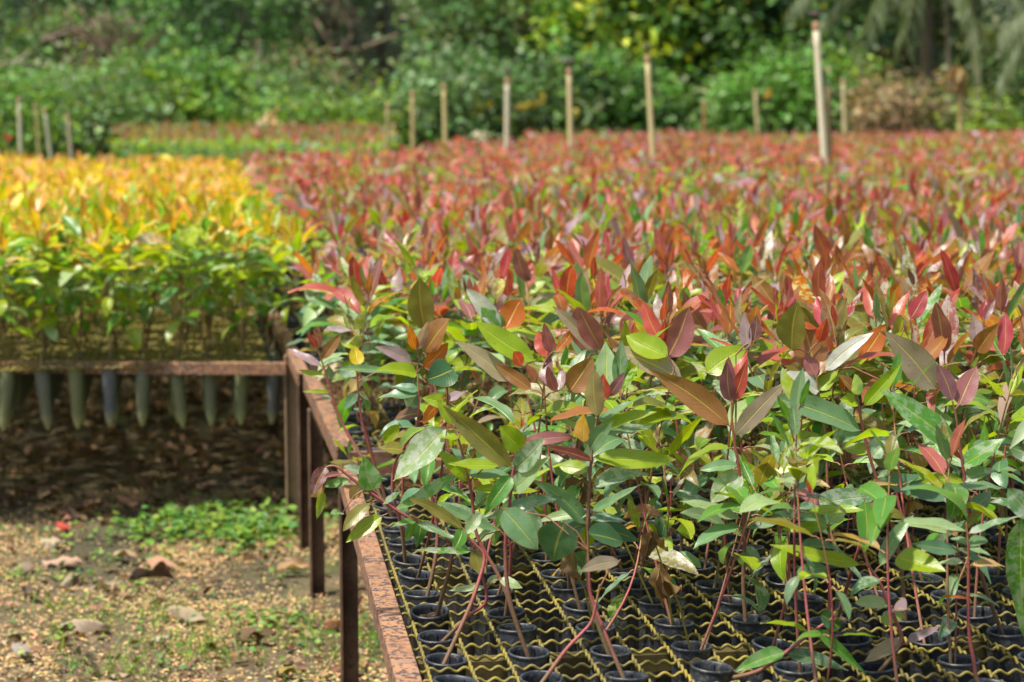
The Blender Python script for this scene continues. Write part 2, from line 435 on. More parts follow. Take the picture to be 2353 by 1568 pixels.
def crimp_wires(mb, F, u0, u1, v0, v1, r=.0023, seg=8, k=6, zoff=0, cell=CELL, amp=.0027, per=2.5):
    nu = int(round((u1 - u0) / cell)); nv = int(round((v1 - v0) / cell))
    for i in range(nv + 1):
        v = v0 + i * cell + rng.normal(0, .0008); n = int(nu * per * seg) + 1
        u = np.linspace(u0 - .012, u0 + nu * cell, n); ph = 0 if i % 2 else math.pi
        z = zoff + amp * np.sin((u - u0) / cell * per * 2 * math.pi + ph) + .001 * np.sin(u * 9 + i)
        mb.tube(F.o + F.ud * u[:, None] + F.vd * (v + .0012 * np.sin(u * 7 + i))[:, None] + np.array([0, 0, 1]) * (z + F.z)[:, None], r, k)
    for i in range(nu + 1):
        u = u0 + i * cell + rng.normal(0, .0008); n = int(nv * per * seg) + 1
        v = np.linspace(v0, v0 + nv * cell, n); ph = 0 if i % 2 else math.pi
        z = zoff + .002 + amp * np.sin((v - v0) / cell * per * 2 * math.pi + ph)
        mb.tube(F.o + F.ud * (u + .0012 * np.sin(v * 7 + i))[:, None] + F.vd * v[:, None] + np.array([0, 0, 1]) * (z + F.z)[:, None], r, k)

# nursery tube mesh (shared)
def tube_prof(rad=.0278, top=.006, length=.185):
    ri = rad * .85
    return [(.0001, -length + .02), (ri * .5, -length + .021), (ri * .93, -.045), (ri * .97, top - .006), (ri, top - .001), (ri + .0012, top + .0004), (rad - .001, top + .0004), (rad, top - .0008), (rad, top - .0024),
            (ri + .0028, top - .004), (ri + .003, -.002), (ri + .0024, -.06), (ri * 1.0, -length * .68), (ri * .62, -length * .88), (ri * .32, -length), (ri * .25, -length - .001), (.0001, -length - .001)]
def tube_mesh(name, mat, k=26, rad=.0278, length=.185, blunt=False):
    mb = MB(); pr = tube_prof(rad, .006, length)
    if blunt: pr = pr[:12] + [(rad * .84, -length * .45), (rad * .78, -length * .78), (rad * .55, -length * .90), (rad * .26, -length), (.0001, -length - .002)]
    mb.lathe(pr, (0, 0, 0), k)
    for a in range(6):   # inner and outer ribs
        an = a * math.pi / 3
        c, s = math.cos(an), math.sin(an)
        ri = rad * .80
        mb.tube([(c * (ri - .0006), s * (ri - .0006), .003), (c * (ri * .95), s * (ri * .95), -.045)], .0009, 4)
        mb.tube([(c * (ri + .0034), s * (ri + .0034), .006), (c * (ri * .86), s * (ri * .86), -length * .7)], .0014, 4)
    return mb.mesh(name, mat)
ME_TUBE = tube_mesh('tube', M_TUBE)
ME_TUBE2 = tube_mesh('tube', M_TUBE2, rad=.0205, length=.165, blunt=True)
SOILS = []
for i in range(4):
    mb = MB(); k = 18; rr = [.0001, .008, .015, .0208]; zz = []
    an = np.arange(k) * 2 * math.pi / k; V = []
    for r_ in rr:
        V.append(np.stack([r_ * np.cos(an), r_ * np.sin(an), rng.normal(-.014, .0022, k)], 1))
    V = np.concatenate(V); ii = np.arange(3)[:, None]; jj = np.arange(k)[None]
    Fq = np.stack([ii * k + jj, ii * k + (jj + 1) % k, (ii + 1) * k + (jj + 1) % k, (ii + 1) * k + jj], -1).reshape(-1, 4)
    mb.add(V, Fq); SOILS.append(mb.mesh('soil', M_SOIL))

# ------------------------------------------------------------------ benches
def bench_rails(root, F, u0, u1, v0, v1, left=True, front=False, rot=0):
    mb = MB()
    if left:
        angle_bar(mb, F, (u0 - .032, v0), (u0 - .032, v1)); mb.build('side_rail', M_RUST, root, False); mb = MB()
    if front:
        angle_bar(mb, F, (u1, v0 - .0), (u0, v0 - .0), side=1); mb.build('front_rail', M_RUST, root, False)

SPEC = dict(zip('ABL', (FA, FB, FL)))
# bench A: nearest
bA = thing('seedling_bench', 'nearest rusty iron bench with mustard wire mesh and a speckled orange side rail', 'bench', tuple(FA.p(0, 0) * [1, 1, 0]))
def rel(root, mb): # shift builder to root local
    l = np.array(root.location)
    for i in range(len(mb.v)): mb.v[i] = mb.v[i] - l
    return mb
def part(root, mb, name, mat, smooth=True, label=None):
    o = rel(root, mb).build(name, mat, root, smooth)
    if label: o['label'] = label
    return o
mb = MB(); angle_bar(mb, FA.__class__(FA.o, -7.9, .472), (-.034, -1.55), (-.034, 1.415)); part(bA, mb, 'side_rail', M_RUST, False, 'wide rusty rail with black specks')
mb = MB(); crimp_wires(mb, FA, .012, .012 + CELL * 29, -.75, -.75 + CELL * 39, zoff=-.004, r=.0023)
crimp_wires(mb, FA, .012, .012 + CELL * 29, -.75 - CELL * 14, -.75 - CELL, seg=3, k=4, zoff=-.004, r=.0023); part(bA, mb, 'wire_mesh', M_WIRE)  # out-of-frame mesh run, added with its tubes to block sun
for i, (v, nm) in enumerate(((-1.3, 0), (-.55, 0), (.13, 1), (.62, 2), (1.39, 3))):
    mb = MB()
    Fz = Frame(FA.o, -7.9, FA.z - .014)
    angle_bar(mb, Fz, (1.6, v), (-.001, v), w=.026, h=.024)
    mb.c = [np.broadcast_to(np.array([.085, .065, .02, 1]) if nm < 3 else np.array([.30, .13, .07, 1]), (len(v_), 4)) for v_ in mb.v]
    part(bA, mb, 'crossbar', M_CROSS, False)
for (u, v) in ((-.03, -.5), (-.033, 1.405)):
    mb = MB(); c = FA.p(u, v); leg_profile(mb, c, .437 if v < 0 else .478, .036, .004, FA.ud, FA.vd * -1); part(bA, mb, 'leg', M_DARK, False)
mb = MB(); mb.box(FA.p(.03, 1.426, .006), (.085, .02, .055), FA.yaw * -1); part(bA, mb, 'end_bracket', M_DARK, False)

bB = thing('seedling_bench', 'middle section of the right-hand bench behind the first rail joint', 'bench', tuple(FB.p(0, 0) * [1, 1, 0]))
FBz = Frame(FB.o, -9.6, .487)
mb = MB(); angle_bar(mb, FBz, (-.034, .004), (-.034, 1.06), w=.034, h=.04); part(bB, mb, 'side_rail', M_RUST, False)
mb = MB(); crimp_wires(mb, FB, .012, .012 + CELL * 34, .05, .05 + CELL * 18, seg=6, k=5, zoff=-.002); part(bB, mb, 'wire_mesh', M_WIRE)
for v in (.03, .52, 1.0):
    mb = MB(); angle_bar(mb, Frame(FB.o, -9.6, FB.z - .012), (1.8, v), (-.001, v), w=.026, h=.03)
    mb.c = [np.broadcast_to(np.array([.26, .14, .07, 1]), (len(v_), 4)) for v_ in mb.v]
    part(bB, mb, 'crossbar', M_CROSS, False)
cB = at_z(712, 1365, 0)
for c in (cB, FB.p(-.02, .04)):
    mb = MB(); leg_profile(mb, c, .45, .036, .004, FB.ud, FB.vd * -1)
    if c is cB: part(bB, mb, 'leg', M_DARK, False)
mb = MB(); mb.box(FB.p(.03, 1.075, .018), (.09, .02, .06), FB.yaw * -1); part(bB, mb, 'end_bracket', M_DARK, False)

# long benches under the far rows
def long_bench(label, F, u1, v0, v1, left=True, nm='seedling_bench'):
    b = thing(nm, label, 'bench', tuple(F.p(0, v0) * [1, 1, 0]))
    mb = MB(); angle_bar(mb, Frame(F.o, math.degrees(F.yaw), F.z + .02), (-.034, v0), (-.034, v1)); part(b, mb, 'side_rail', M_RUST, False)
    mb = MB()
    for v in np.arange(v0, v1, .1): mb.tube([F.p(0, v), F.p(u1, v)], .003, 4)
    for u in np.arange(0, u1, .1): mb.tube([F.p(u, v0), F.p(u, v1)], .003, 4)
    part(b, mb, 'wire_mesh', M_WIRE)
    for v in np.arange(v0 + .1, v1, 1.6):
        mb = MB(); leg_profile(mb, F.p(-.03, v), F.z - .015, .036, .004, F.ud, F.vd * -1); part(b, mb, 'leg', M_DARK, False)
    return b
FC = Frame(tuple(FB.p(-.01, 1.12)[:2]), -9.9, .46)
long_bench('long bench hidden under the red seedlings in the middle distance', FC, 6.0, 0, 10.2)

# left bench with yellow seedlings
bL = thing('seedling_bench', 'left iron bench carrying the yellow and orange seedlings', 'bench', tuple(FL.p(0, 0) * [1, 1, 0]))
FLz = Frame(FL.o, -9.6, .455)
YAWF = R(2.0)
P0 = np.array([-.625, 5.36, .452]); P1 = np.array([-3.05, 5.44, .452])
mb = MB(); d = unit(P0 - P1)
class _F:  # adapter so angle_bar can take world points
    def __init__(s): pass
    def p(s, a, b): return np.array(a)
mb = MB(); angle_bar(mb, _F(), (tuple(P1), 0), (tuple(P0), 0), w=.03, h=.032, side=-1)
# front flange faces the viewer: the web hangs from the front edge
part(bL, mb, 'front_rail', M_RUST, False, 'front rail of brown flaking rust')
mb = MB(); angle_bar(mb, Frame(FL.o, -9.6, .450), (.065, .02), (.065, 9.0), w=.03, h=.03, side=-1); part(bL, mb, 'side_rail', M_RUST, False)
mb = MB(); crimp_wires(mb, Frame((FL.o[0] - .02, FL.o[1] + .02), -9.6 , .44), -.0229 * 105, 0, 0, .0229 * 50, seg=5, k=4, per=1, zoff=0, cell=.0229, r=.0031)
for v in np.arange(1.16, 8.0, .0229): mb.tube([FL.p(-2.42, v, .0), FL.p(-1.2, v, -.004), FL.p(0, v, 0)], .0033, 4)
for u in np.arange(-2.4, 0, .03): mb.tube([FL.p(u, 1.14, .003), FL.p(u, 4, 0), FL.p(u, 8, .003)], .003, 4)
part(bL, mb, 'wire_mesh', M_WIRE)
cL = at_z(661, 1195, 0)
mb = MB(); leg_profile(mb, cL, .47, .034, .004, (1, 0, 0), (0, -1, 0))
mb.c = [np.broadcast_to(np.array([.36, .25, .155, 1]), (len(v_), 4)) for v_ in mb.v]; part(bL, mb, 'leg', M_CROSS, False)
mb = MB(); leg_profile(mb, cL + np.array([.05, .02, 0]), .46, .03, .004, (1, 0, 0), (0, -1, 0)); part(bL, mb, 'leg', M_DARK, False)
mb = MB(); leg_profile(mb, (-3.0, 5.44), .43, .034, .004, (1, 0, 0), (0, -1, 0)); part(bL, mb, 'leg', M_DARK, False)

# ------------------------------------------------------------------ pots and seedlings
PITCH = CELL * 2
def ordw(n):
    w = ['first', 'second', 'third', 'fourth', 'fifth', 'sixth', 'seventh', 'eighth', 'ninth', 'tenth', 'eleventh', 'twelfth', 'thirteenth', 'fourteenth', 'fifteenth', 'sixteenth', 'seventeenth', 'eighteenth', 'nineteenth', 'twentieth']
    return w[n] if n < len(w) else '%dth' % (n + 1)

slots = []   # dict(pos, bench, i, j)
for j in range(-1, 14):
    for i in range(14):
        slots.append(dict(b='A', i=i, j=j, p=FA.p(.012 + CELL * .5 + i * PITCH, -.75 + CELL * (11.5 + 2 * j) + (0 if True else 0))))
for j in range(0, 9):
    for i in range(17):
        slots.append(dict(b='B', i=i, j=j, p=FB.p(.012 + CELL * .5 + i * PITCH, .05 + CELL * (.5 + 2 * j))))
FLp = Frame((FL.o[0] - .02, FL.o[1] + .02), -9.6, .44)
LP = .0915
for j in range(0, 90):
    for i in range(26):
        slots.append(dict(b='L', i=i, j=j, p=FLp.p(.02 - i * LP + (0 if j % 2 == 0 else -LP * .0) , .03 + j * .102)))
def vis(p, pad=60):
    x, y = proj(p); return -pad < x < IMW + pad and y < 1568 + 40
near = [s for s in slots if (s['b'] == 'A' and vis(s['p'], 10)) or (s['b'] == 'B' and s['j'] < 6 and vis(s['p'], 0)) or (s['b'] == 'L' and s['j'] < 3 and vis(s['p'] + np.array([0, 0, .2])))]
nearset = set(id(s) for s in near)

# heroes ------------------------------------------------------------
CR = {'1': (1200, 1500, .425), '2': (2000, 1500, .425), '3': (2900, 1500, .425), '4': (1500, 900, .425), '5': (2300, 900, .425),
      '6': (3096, 2064, .425), '7': (1000, 1300, 600 / 2352), '8': (3000, 1000, 1096 / 1719), 'A': (1300, 1930, .5102), 'B': (2400, 1930, .5102)}
def cv(c, x, y):
    a, b, s = CR[c]; return ((a + s * x) / 1.7408, (b + s * y) / 1.7408)
# (crop, D or None, stem polyline (bottom to top), leaves (bx,by,tx,ty,width,colour,droop))
HERO = [
 ('2', 2.50, [(820, 1560), (828, 1300), (850, 900), (875, 600), (920, 400), (972, 230)], [
   (972, 235, 972, -10, 135, 'red', 0), (1030, 200, 1175, -25, 95, 'purple', .1), (925, 395, 880, -60, 170, 'taupe', 0), (900, 530, 1480, 350, 125, 'yg', .1),
   (925, 430, 1360, 200, 95, 'bg', .1), (880, 560, 1420, 500, 110, 'bg', .3), (785, 630, 790, 350, 150, 'gold', 0), (870, 780, 1655, 795, 185, 'yg', .25),
   (875, 810, 425, 680, 110, 'maroon', .3), (880, 1050, 1430, 935, 205, 'bg', .3), (860, 1280, 1325, 1030, 90, 'bg', .1), (845, 1340, 1205, 1390, 125, 'teal', .4),
   (820, 1440, 1310, 1567, 210, 'dark', .4), (810, 1400, 290, 980, 165, 'bg', .2), (830, 1320, 340, 1390, 100, 'pale', .3), (800, 1400, 420, 1620, 280, 'dark', .5), (845, 700, 1060, 440, 150, 'bg', .2), (830, 900, 560, 860, 140, 'yg', .4)]),
 ('2', 2.62, [(2310, 1567), (2280, 1100), (2245, 850), (2200, 600), (2180, 400), (2180, 260)], [
   (2170, 250, 2140, -120, 135, 'purple', 0), (2200, 240, 2330, -150, 130, 'red', .05), (2150, 470, 1400, -50, 230, 'bronze', .15), (2215, 570, 2700, 60, 170, 'taupe', .1),
   (2270, 990, 3080, 770, 145, 'yg', .5), (2260, 1350, 1690, 1185, 140, 'pale', .3), (2290, 1440, 2790, 1310, 120, 'bg', .3), (2275, 930, 1985, 1200, 210, 'pale', .2),
   (2290, 1500, 2090, 1420, 140, 'green', .3), (2300, 1450, 2420, 1250, 170, 'dark', .2), (2240, 850, 1880, 900, 110, 'bg', .5)]),
 ('3', 2.55, [(2330, 1567), (2290, 1200), (2245, 900), (2205, 650), (2180, 400), (2140, 250)], [
   (2140, 245, 2000, -100, 150, 'purple', 0), (2200, 290, 2370, -80, 190, 'mauve', 0), (2190, 680, 1460, 140, 255, 'green', .15), (2245, 1010, 1815, 1050, 120, 'yg', .9),
   (2260, 1465, 1560, 1375, 105, 'pale', .25), (2240, 850, 2640, 600, 190, 'green', .3), (2250, 1000, 2560, 900, 150, 'bg', .5), (2290, 1300, 2500, 1100, 150, 'teal', .3), (2230, 800, 2000, 480, 60, 'crimson', 0)]),
 ('3', 2.66, [(1600, 1480), (1440, 1030), (1350, 740), (1290, 500), (1275, 370), (1230, 180), (1140, -20)], [
   (1285, 525, 430, 210, 225, 'bg', .2), (1310, 290, 1660, -110, 130, 'yg', 0), (1440, 1140, 650, 1260, 190, 'teal', .3), (1440, 990, 2240, 1140, 230, 'teal', .35),
   (1345, 740, 1115, 690, 140, 'yg', .5), (1380, 780, 1610, 510, 200, 'bg', .1), (1350, 745, 1570, 870, 160, 'olive', .4), (1225, 140, 1060, 0, 100, 'bronze', .1), (1240, 190, 1220, -10, 100, 'pale', 0),
   (1260, 260, 1080, 230, 130, 'yg', .4), (1290, 560, 1010, 570, 110, 'bg', .4)]),
 ('3', 2.75, [(500, 1510), (560, 1270), (612, 1085), (625, 1050)], [
   (622, 1080, 705, 605, 245, 'pale', .1), (560, 1150, 320, 1330, 110, 'yg', .3), (420, 1190, 520, 820, 170, 'olive', .1), (640, 1100, 900, 1000, 200, 'olive', .3), (560, 1200, 240, 900, 130, 'green', .2)]),
 ('3', 2.90, [(975, 1500), (965, 1000), (950, 650), (930, 430), (880, 180), (860, 0)], [
   (930, 640, 470, 580, 160, 'yg', .6), (950, 660, 1290, 570, 90, 'bg', .4), (880, 150, 500, -20, 200, 'white', .1), (890, 150, 1060, -40, 150, 'yg', .1), (865, 20, 930, -260, 110, 'bronze', 0), (855, 10, 760, -200, 120, 'mauve', 0), (960, 800, 980, 640, 140, 'pale', .2)]),
 ('1', 2.60, [(1640, 1520), (1625, 1150), (1570, 900), (1500, 620), (1440, 480)], [
   (1370, 500, 880, 1000, 300, 'pale', .1), (1500, 570, 1300, 590, 130, 'yg', .3), (1870, 850, 1390, 835, 130, 'yg', .1), (1470, 940, 860, 1290, 125, 'green', .3),
   (1640, 1070, 2250, 1090, 120, 'yg', .4), (1560, 930, 2000, 960, 150, 'bg', .35), (1450, 470, 1290, 240, 110, 'yg', .2), (1590, 1000, 1280, 700, 130, 'yg', .3)]),
 ('1', 2.47, [(1930, 1567), (1965, 1260), (2000, 1000), (2000, 890), (2090, 700), (2110, 640)], [
   (1985, 870, 1350, 290, 205, 'olive', .1), (2000, 1090, 2350, 770, 185, 'pale', .2), (2020, 890, 2300, 600, 200, 'bg', .1), (2110, 640, 2590, 590, 115, 'mauve', 1.5),
   (1980, 1130, 1790, 1000, 120, 'olive', .2), (1970, 1260, 2240, 1600, 310, 'bg', .6), (1965, 1250, 2480, 1150, 110, 'teal', .4), (2090, 700, 1880, 480, 200, 'yg', .3), (1990, 950, 1730, 1320, 150, 'green', .4)]),
 ('1', 2.62, [(1500, 1590), (1300, 1450), (1050, 1370), (800, 1210), (650, 1090), (480, 980), (380, 880), (330, 850), (260, 852), (215, 900)], [
   (240, 865, 110, 1145, 130, 'maroon', .3), (470, 995, 220, 1050, 85, 'green', .3), (230, 1030, 105, 1150, 90, 'tan', .6), (690, 1085, 590, 760, 205, 'green', .05),
   (400, 860, 830, 985, 80, 'bg', .7), (590, 1040, 470, 1165, 110, 'tan', .5), (215, 1090, 160, 1355, 80, 'yg', .1), (660, 1210, 400, 1475, 125, 'olive', .2), (770, 1330, 430, 1580, 140, 'yg', .2),
   (1090, 1375, 850, 1440, 75, 'green', .3), (780, 1210, 940, 1105, 75, 'bg', .3), (1100, 1390, 1460, 1567, 80, 'bg', .3), (400, 1300, 280, 1320, 80, 'green', .3), (370, 930, 230, 960, 55, 'mauve', .3), (1080, 1380, 990, 1570, 80, 'green', .3)]),
 ('1', 2.50, [(1760, 1700), (1620, 1570), (1530, 1450)], [
   (1525, 1440, 1015, 1155, 95, 'olive', .1), (1530, 1450, 1450, 1640, 120, 'green', .2), (1560, 1500, 1700, 1300, 110, 'pale', .1)]),
 ('1', 2.66, [(1990, 1600), (1900, 1480), (1810, 1420)], [(1800, 1415, 1270, 1190, 90, 'bg', .2), (1850, 1450, 1650, 1567, 100, 'pale', .3), (1850, 1440, 1990, 1150, 80, 'green', 0)]),
 ('7', 3.45, [(1440, 1567), (1300, 1150), (1240, 950), (1130, 560), (1040, 380)], [
   (1050, 350, 900, 125, 95, 'crimson', 0), (1090, 340, 985, 70, 90, 'mauve', 0), (1130, 545, 1430, 130, 155, 'bronze', .1), (1110, 640, 585, 370, 130, 'lilac', .4), (1170, 790, 750, 705, 95, 'yg', .2),
   (1220, 855, 1240, 640, 150, 'bg', .1), (1250, 1060, 820, 1050, 60, 'yg', .5), (1280, 1180, 1130, 1105, 80, 'bg', .3), (1140, 600, 1480, 520, 110, 'bg', .2)]),
 ('7', 3.3, [(1740, 1430), (1700, 1100), (1670, 700)], [
   (1690, 640, 1640, 330, 220, 'yellow', .1), (2360, 760, 1320, 680, 120, 'bg', .1), (1670, 800, 1370, 740, 110, 'teal', .3), (1690, 1060, 1480, 1320, 160, 'teal', .2), (1700, 1080, 1900, 1230, 140, 'pale', .3), (1730, 1180, 1670, 1200, 60, 'pale', .2)]),
 ('1', 2.95, [(860, 1120), (880, 800), (1120, 500), (1115, 180), (1110, 0)], [
   (1160, 365, 885, 420, 140, 'brown', .5), (940, 470, 785, 635, 125, 'yg', .3), (1080, 540, 840, 630, 110, 'olive', .2), (1015, 720, 750, 690, 140, 'olive', .2), (1115, 150, 860, 110, 100, 'teal', .3), (1115, 170, 740, 220, 130, 'teal', .4), (1110, 180, 1010, 320, 170, 'teal', .3)]),
 ('1', 2.8, [(1300, 1420), (1200, 1000), (1400, 300), (1380, 130), (1350, 60)], [
   (1360, 200, 1155, 460, 100, 'orange', .1), (1400, 250, 1580, 160, 110, 'lilac', 1.1), (1340, 80, 1240, -20, 70, 'mauve', 0), (1400, 280, 1150, 220, 130, 'yg', .2), (1410, 270, 1540, 240, 260, 'olive', .3)]),
 # bottom right corner
 ('6', 2.42, [(1290, 1567), (1230, 1180), (1160, 1020), (1080, 830), (990, 600), (900, 500), (850, 340)], [
   (1095, 850, 760, 820, 120, 'pale', .5), (1120, 880, 1080, 1030, 210, 'pale', .4), (1120, 880, 1250, 880, 190, 'lilac', .2), (1215, 1170, 830, 1390, 165, 'taupe', .2), (1240, 1200, 1570, 1040, 85, 'lilac', .3), (815, 460, -40, 270, 145, 'yg', .3),
   (1000, 470, 1320, -20, 130, 'bg', .3), (1060, 790, 1040, 730, 60, 'crimson', 0)]),
 ('6', 2.36, [(-150, 1480), (110, 1290), (400, 1060), (540, 980), (580, 900)], [
   (400, 1060, 870, 1490, 105, 'green', .1), (110, 1290, 700, 1460, 135, 'dark', .2), (540, 1000, 440, 930, 170, 'dark', .2), (550, 990, 610, 1070, 150, 'dark', .2), (550, 990, 680, 960, 40, 'bronze', 0), (100, 1280, -380, 1470, 150, 'green', .1), (330, 1090, -130, 1010, 80, 'yg', .4)]),
 ('6', 2.50, [(510, 1567), (500, 1200), (525, 800), (510, 420), (520, 60)], [(520, 250, 860, 640, 60, 'teal', .5), (510, 100, 60, 130, 120, 'yg', .3), (520, 60, 650, -100, 150, 'pale', .2), (500, 480, 190, 590, 160, 'bg', .3)]),
 ('6', 2.33, [(1900, 1567), (1880, 1350), (1825, 1100), (1830, 600), (1830, 300), (1810, 60)], [
   (1810, 150, 1100, 60, 110, 'pale', .3), (1830, 170, 2350, 0, 90, 'bg', .3), (1835, 260, 1660, 215, 70, 'bg', .4), (1840, 290, 2010, 230, 130, 'bg', .5), (1840, 300, 2050, 380, 70, 'bg', .3), (1860, 460, 2170, 480, 100, 'tan', .9),
   (1810, 780, 1560, 770, 30, 'orange', .9), (1780, 440, 1480, 480, 90, 'pale', .7), (1730, 330, 1290, 260, 130, 'teal', .3)]),
 ('6', 2.40, [(2500, 900), (2480, 300), (2420, 40)], [(2330, 20, 2370, 1200, 240, 'green', .1), (2460, 30, 2200, -260, 200, 'bg', .2)]),
 ('6', 2.55, [(790, 340), (820, 180), (850, -100)], [(850, -140, 850, 350, 170, 'green', .1), (850, -100, 1240, 20, 120, 'olive', .2)]),
 ('A', 2.40, [(2140, 1500), (2080, 900), (2060, 500)], [(1400, 210, 1670, 530, 210, 'bg', .2), (1880, 320, 1790, 620, 300, 'dark', .2), (2060, 400, 2340, 470, 210, 'dark', .3)]),
 ('A', 2.55, [(1290, 940), (1180, 540), (1090, 370)], [(1080, 360, 650, 120, 110, 'olive', .1), (1150, 540, 690, 530, 60, 'green', .2), (1170, 560, 730, 310, 60, 'bg', .1), (1170, 520, 1230, 730, 110, 'olive', 0), (1360, 380, 870, 150, 80, 'bg', .2), (1260, 830, 970, 850, 55, 'pale', .2), (1280, 800, 1350, 720, 60, 'pale', .2), (1370, 760, 1550, 830, 90, 'pale', .5)]),
 ('B', 2.38, [(-60, 1100), (0, 800)], [(150, 620, -160, 700, 110, 'taupe', .3)]),
]
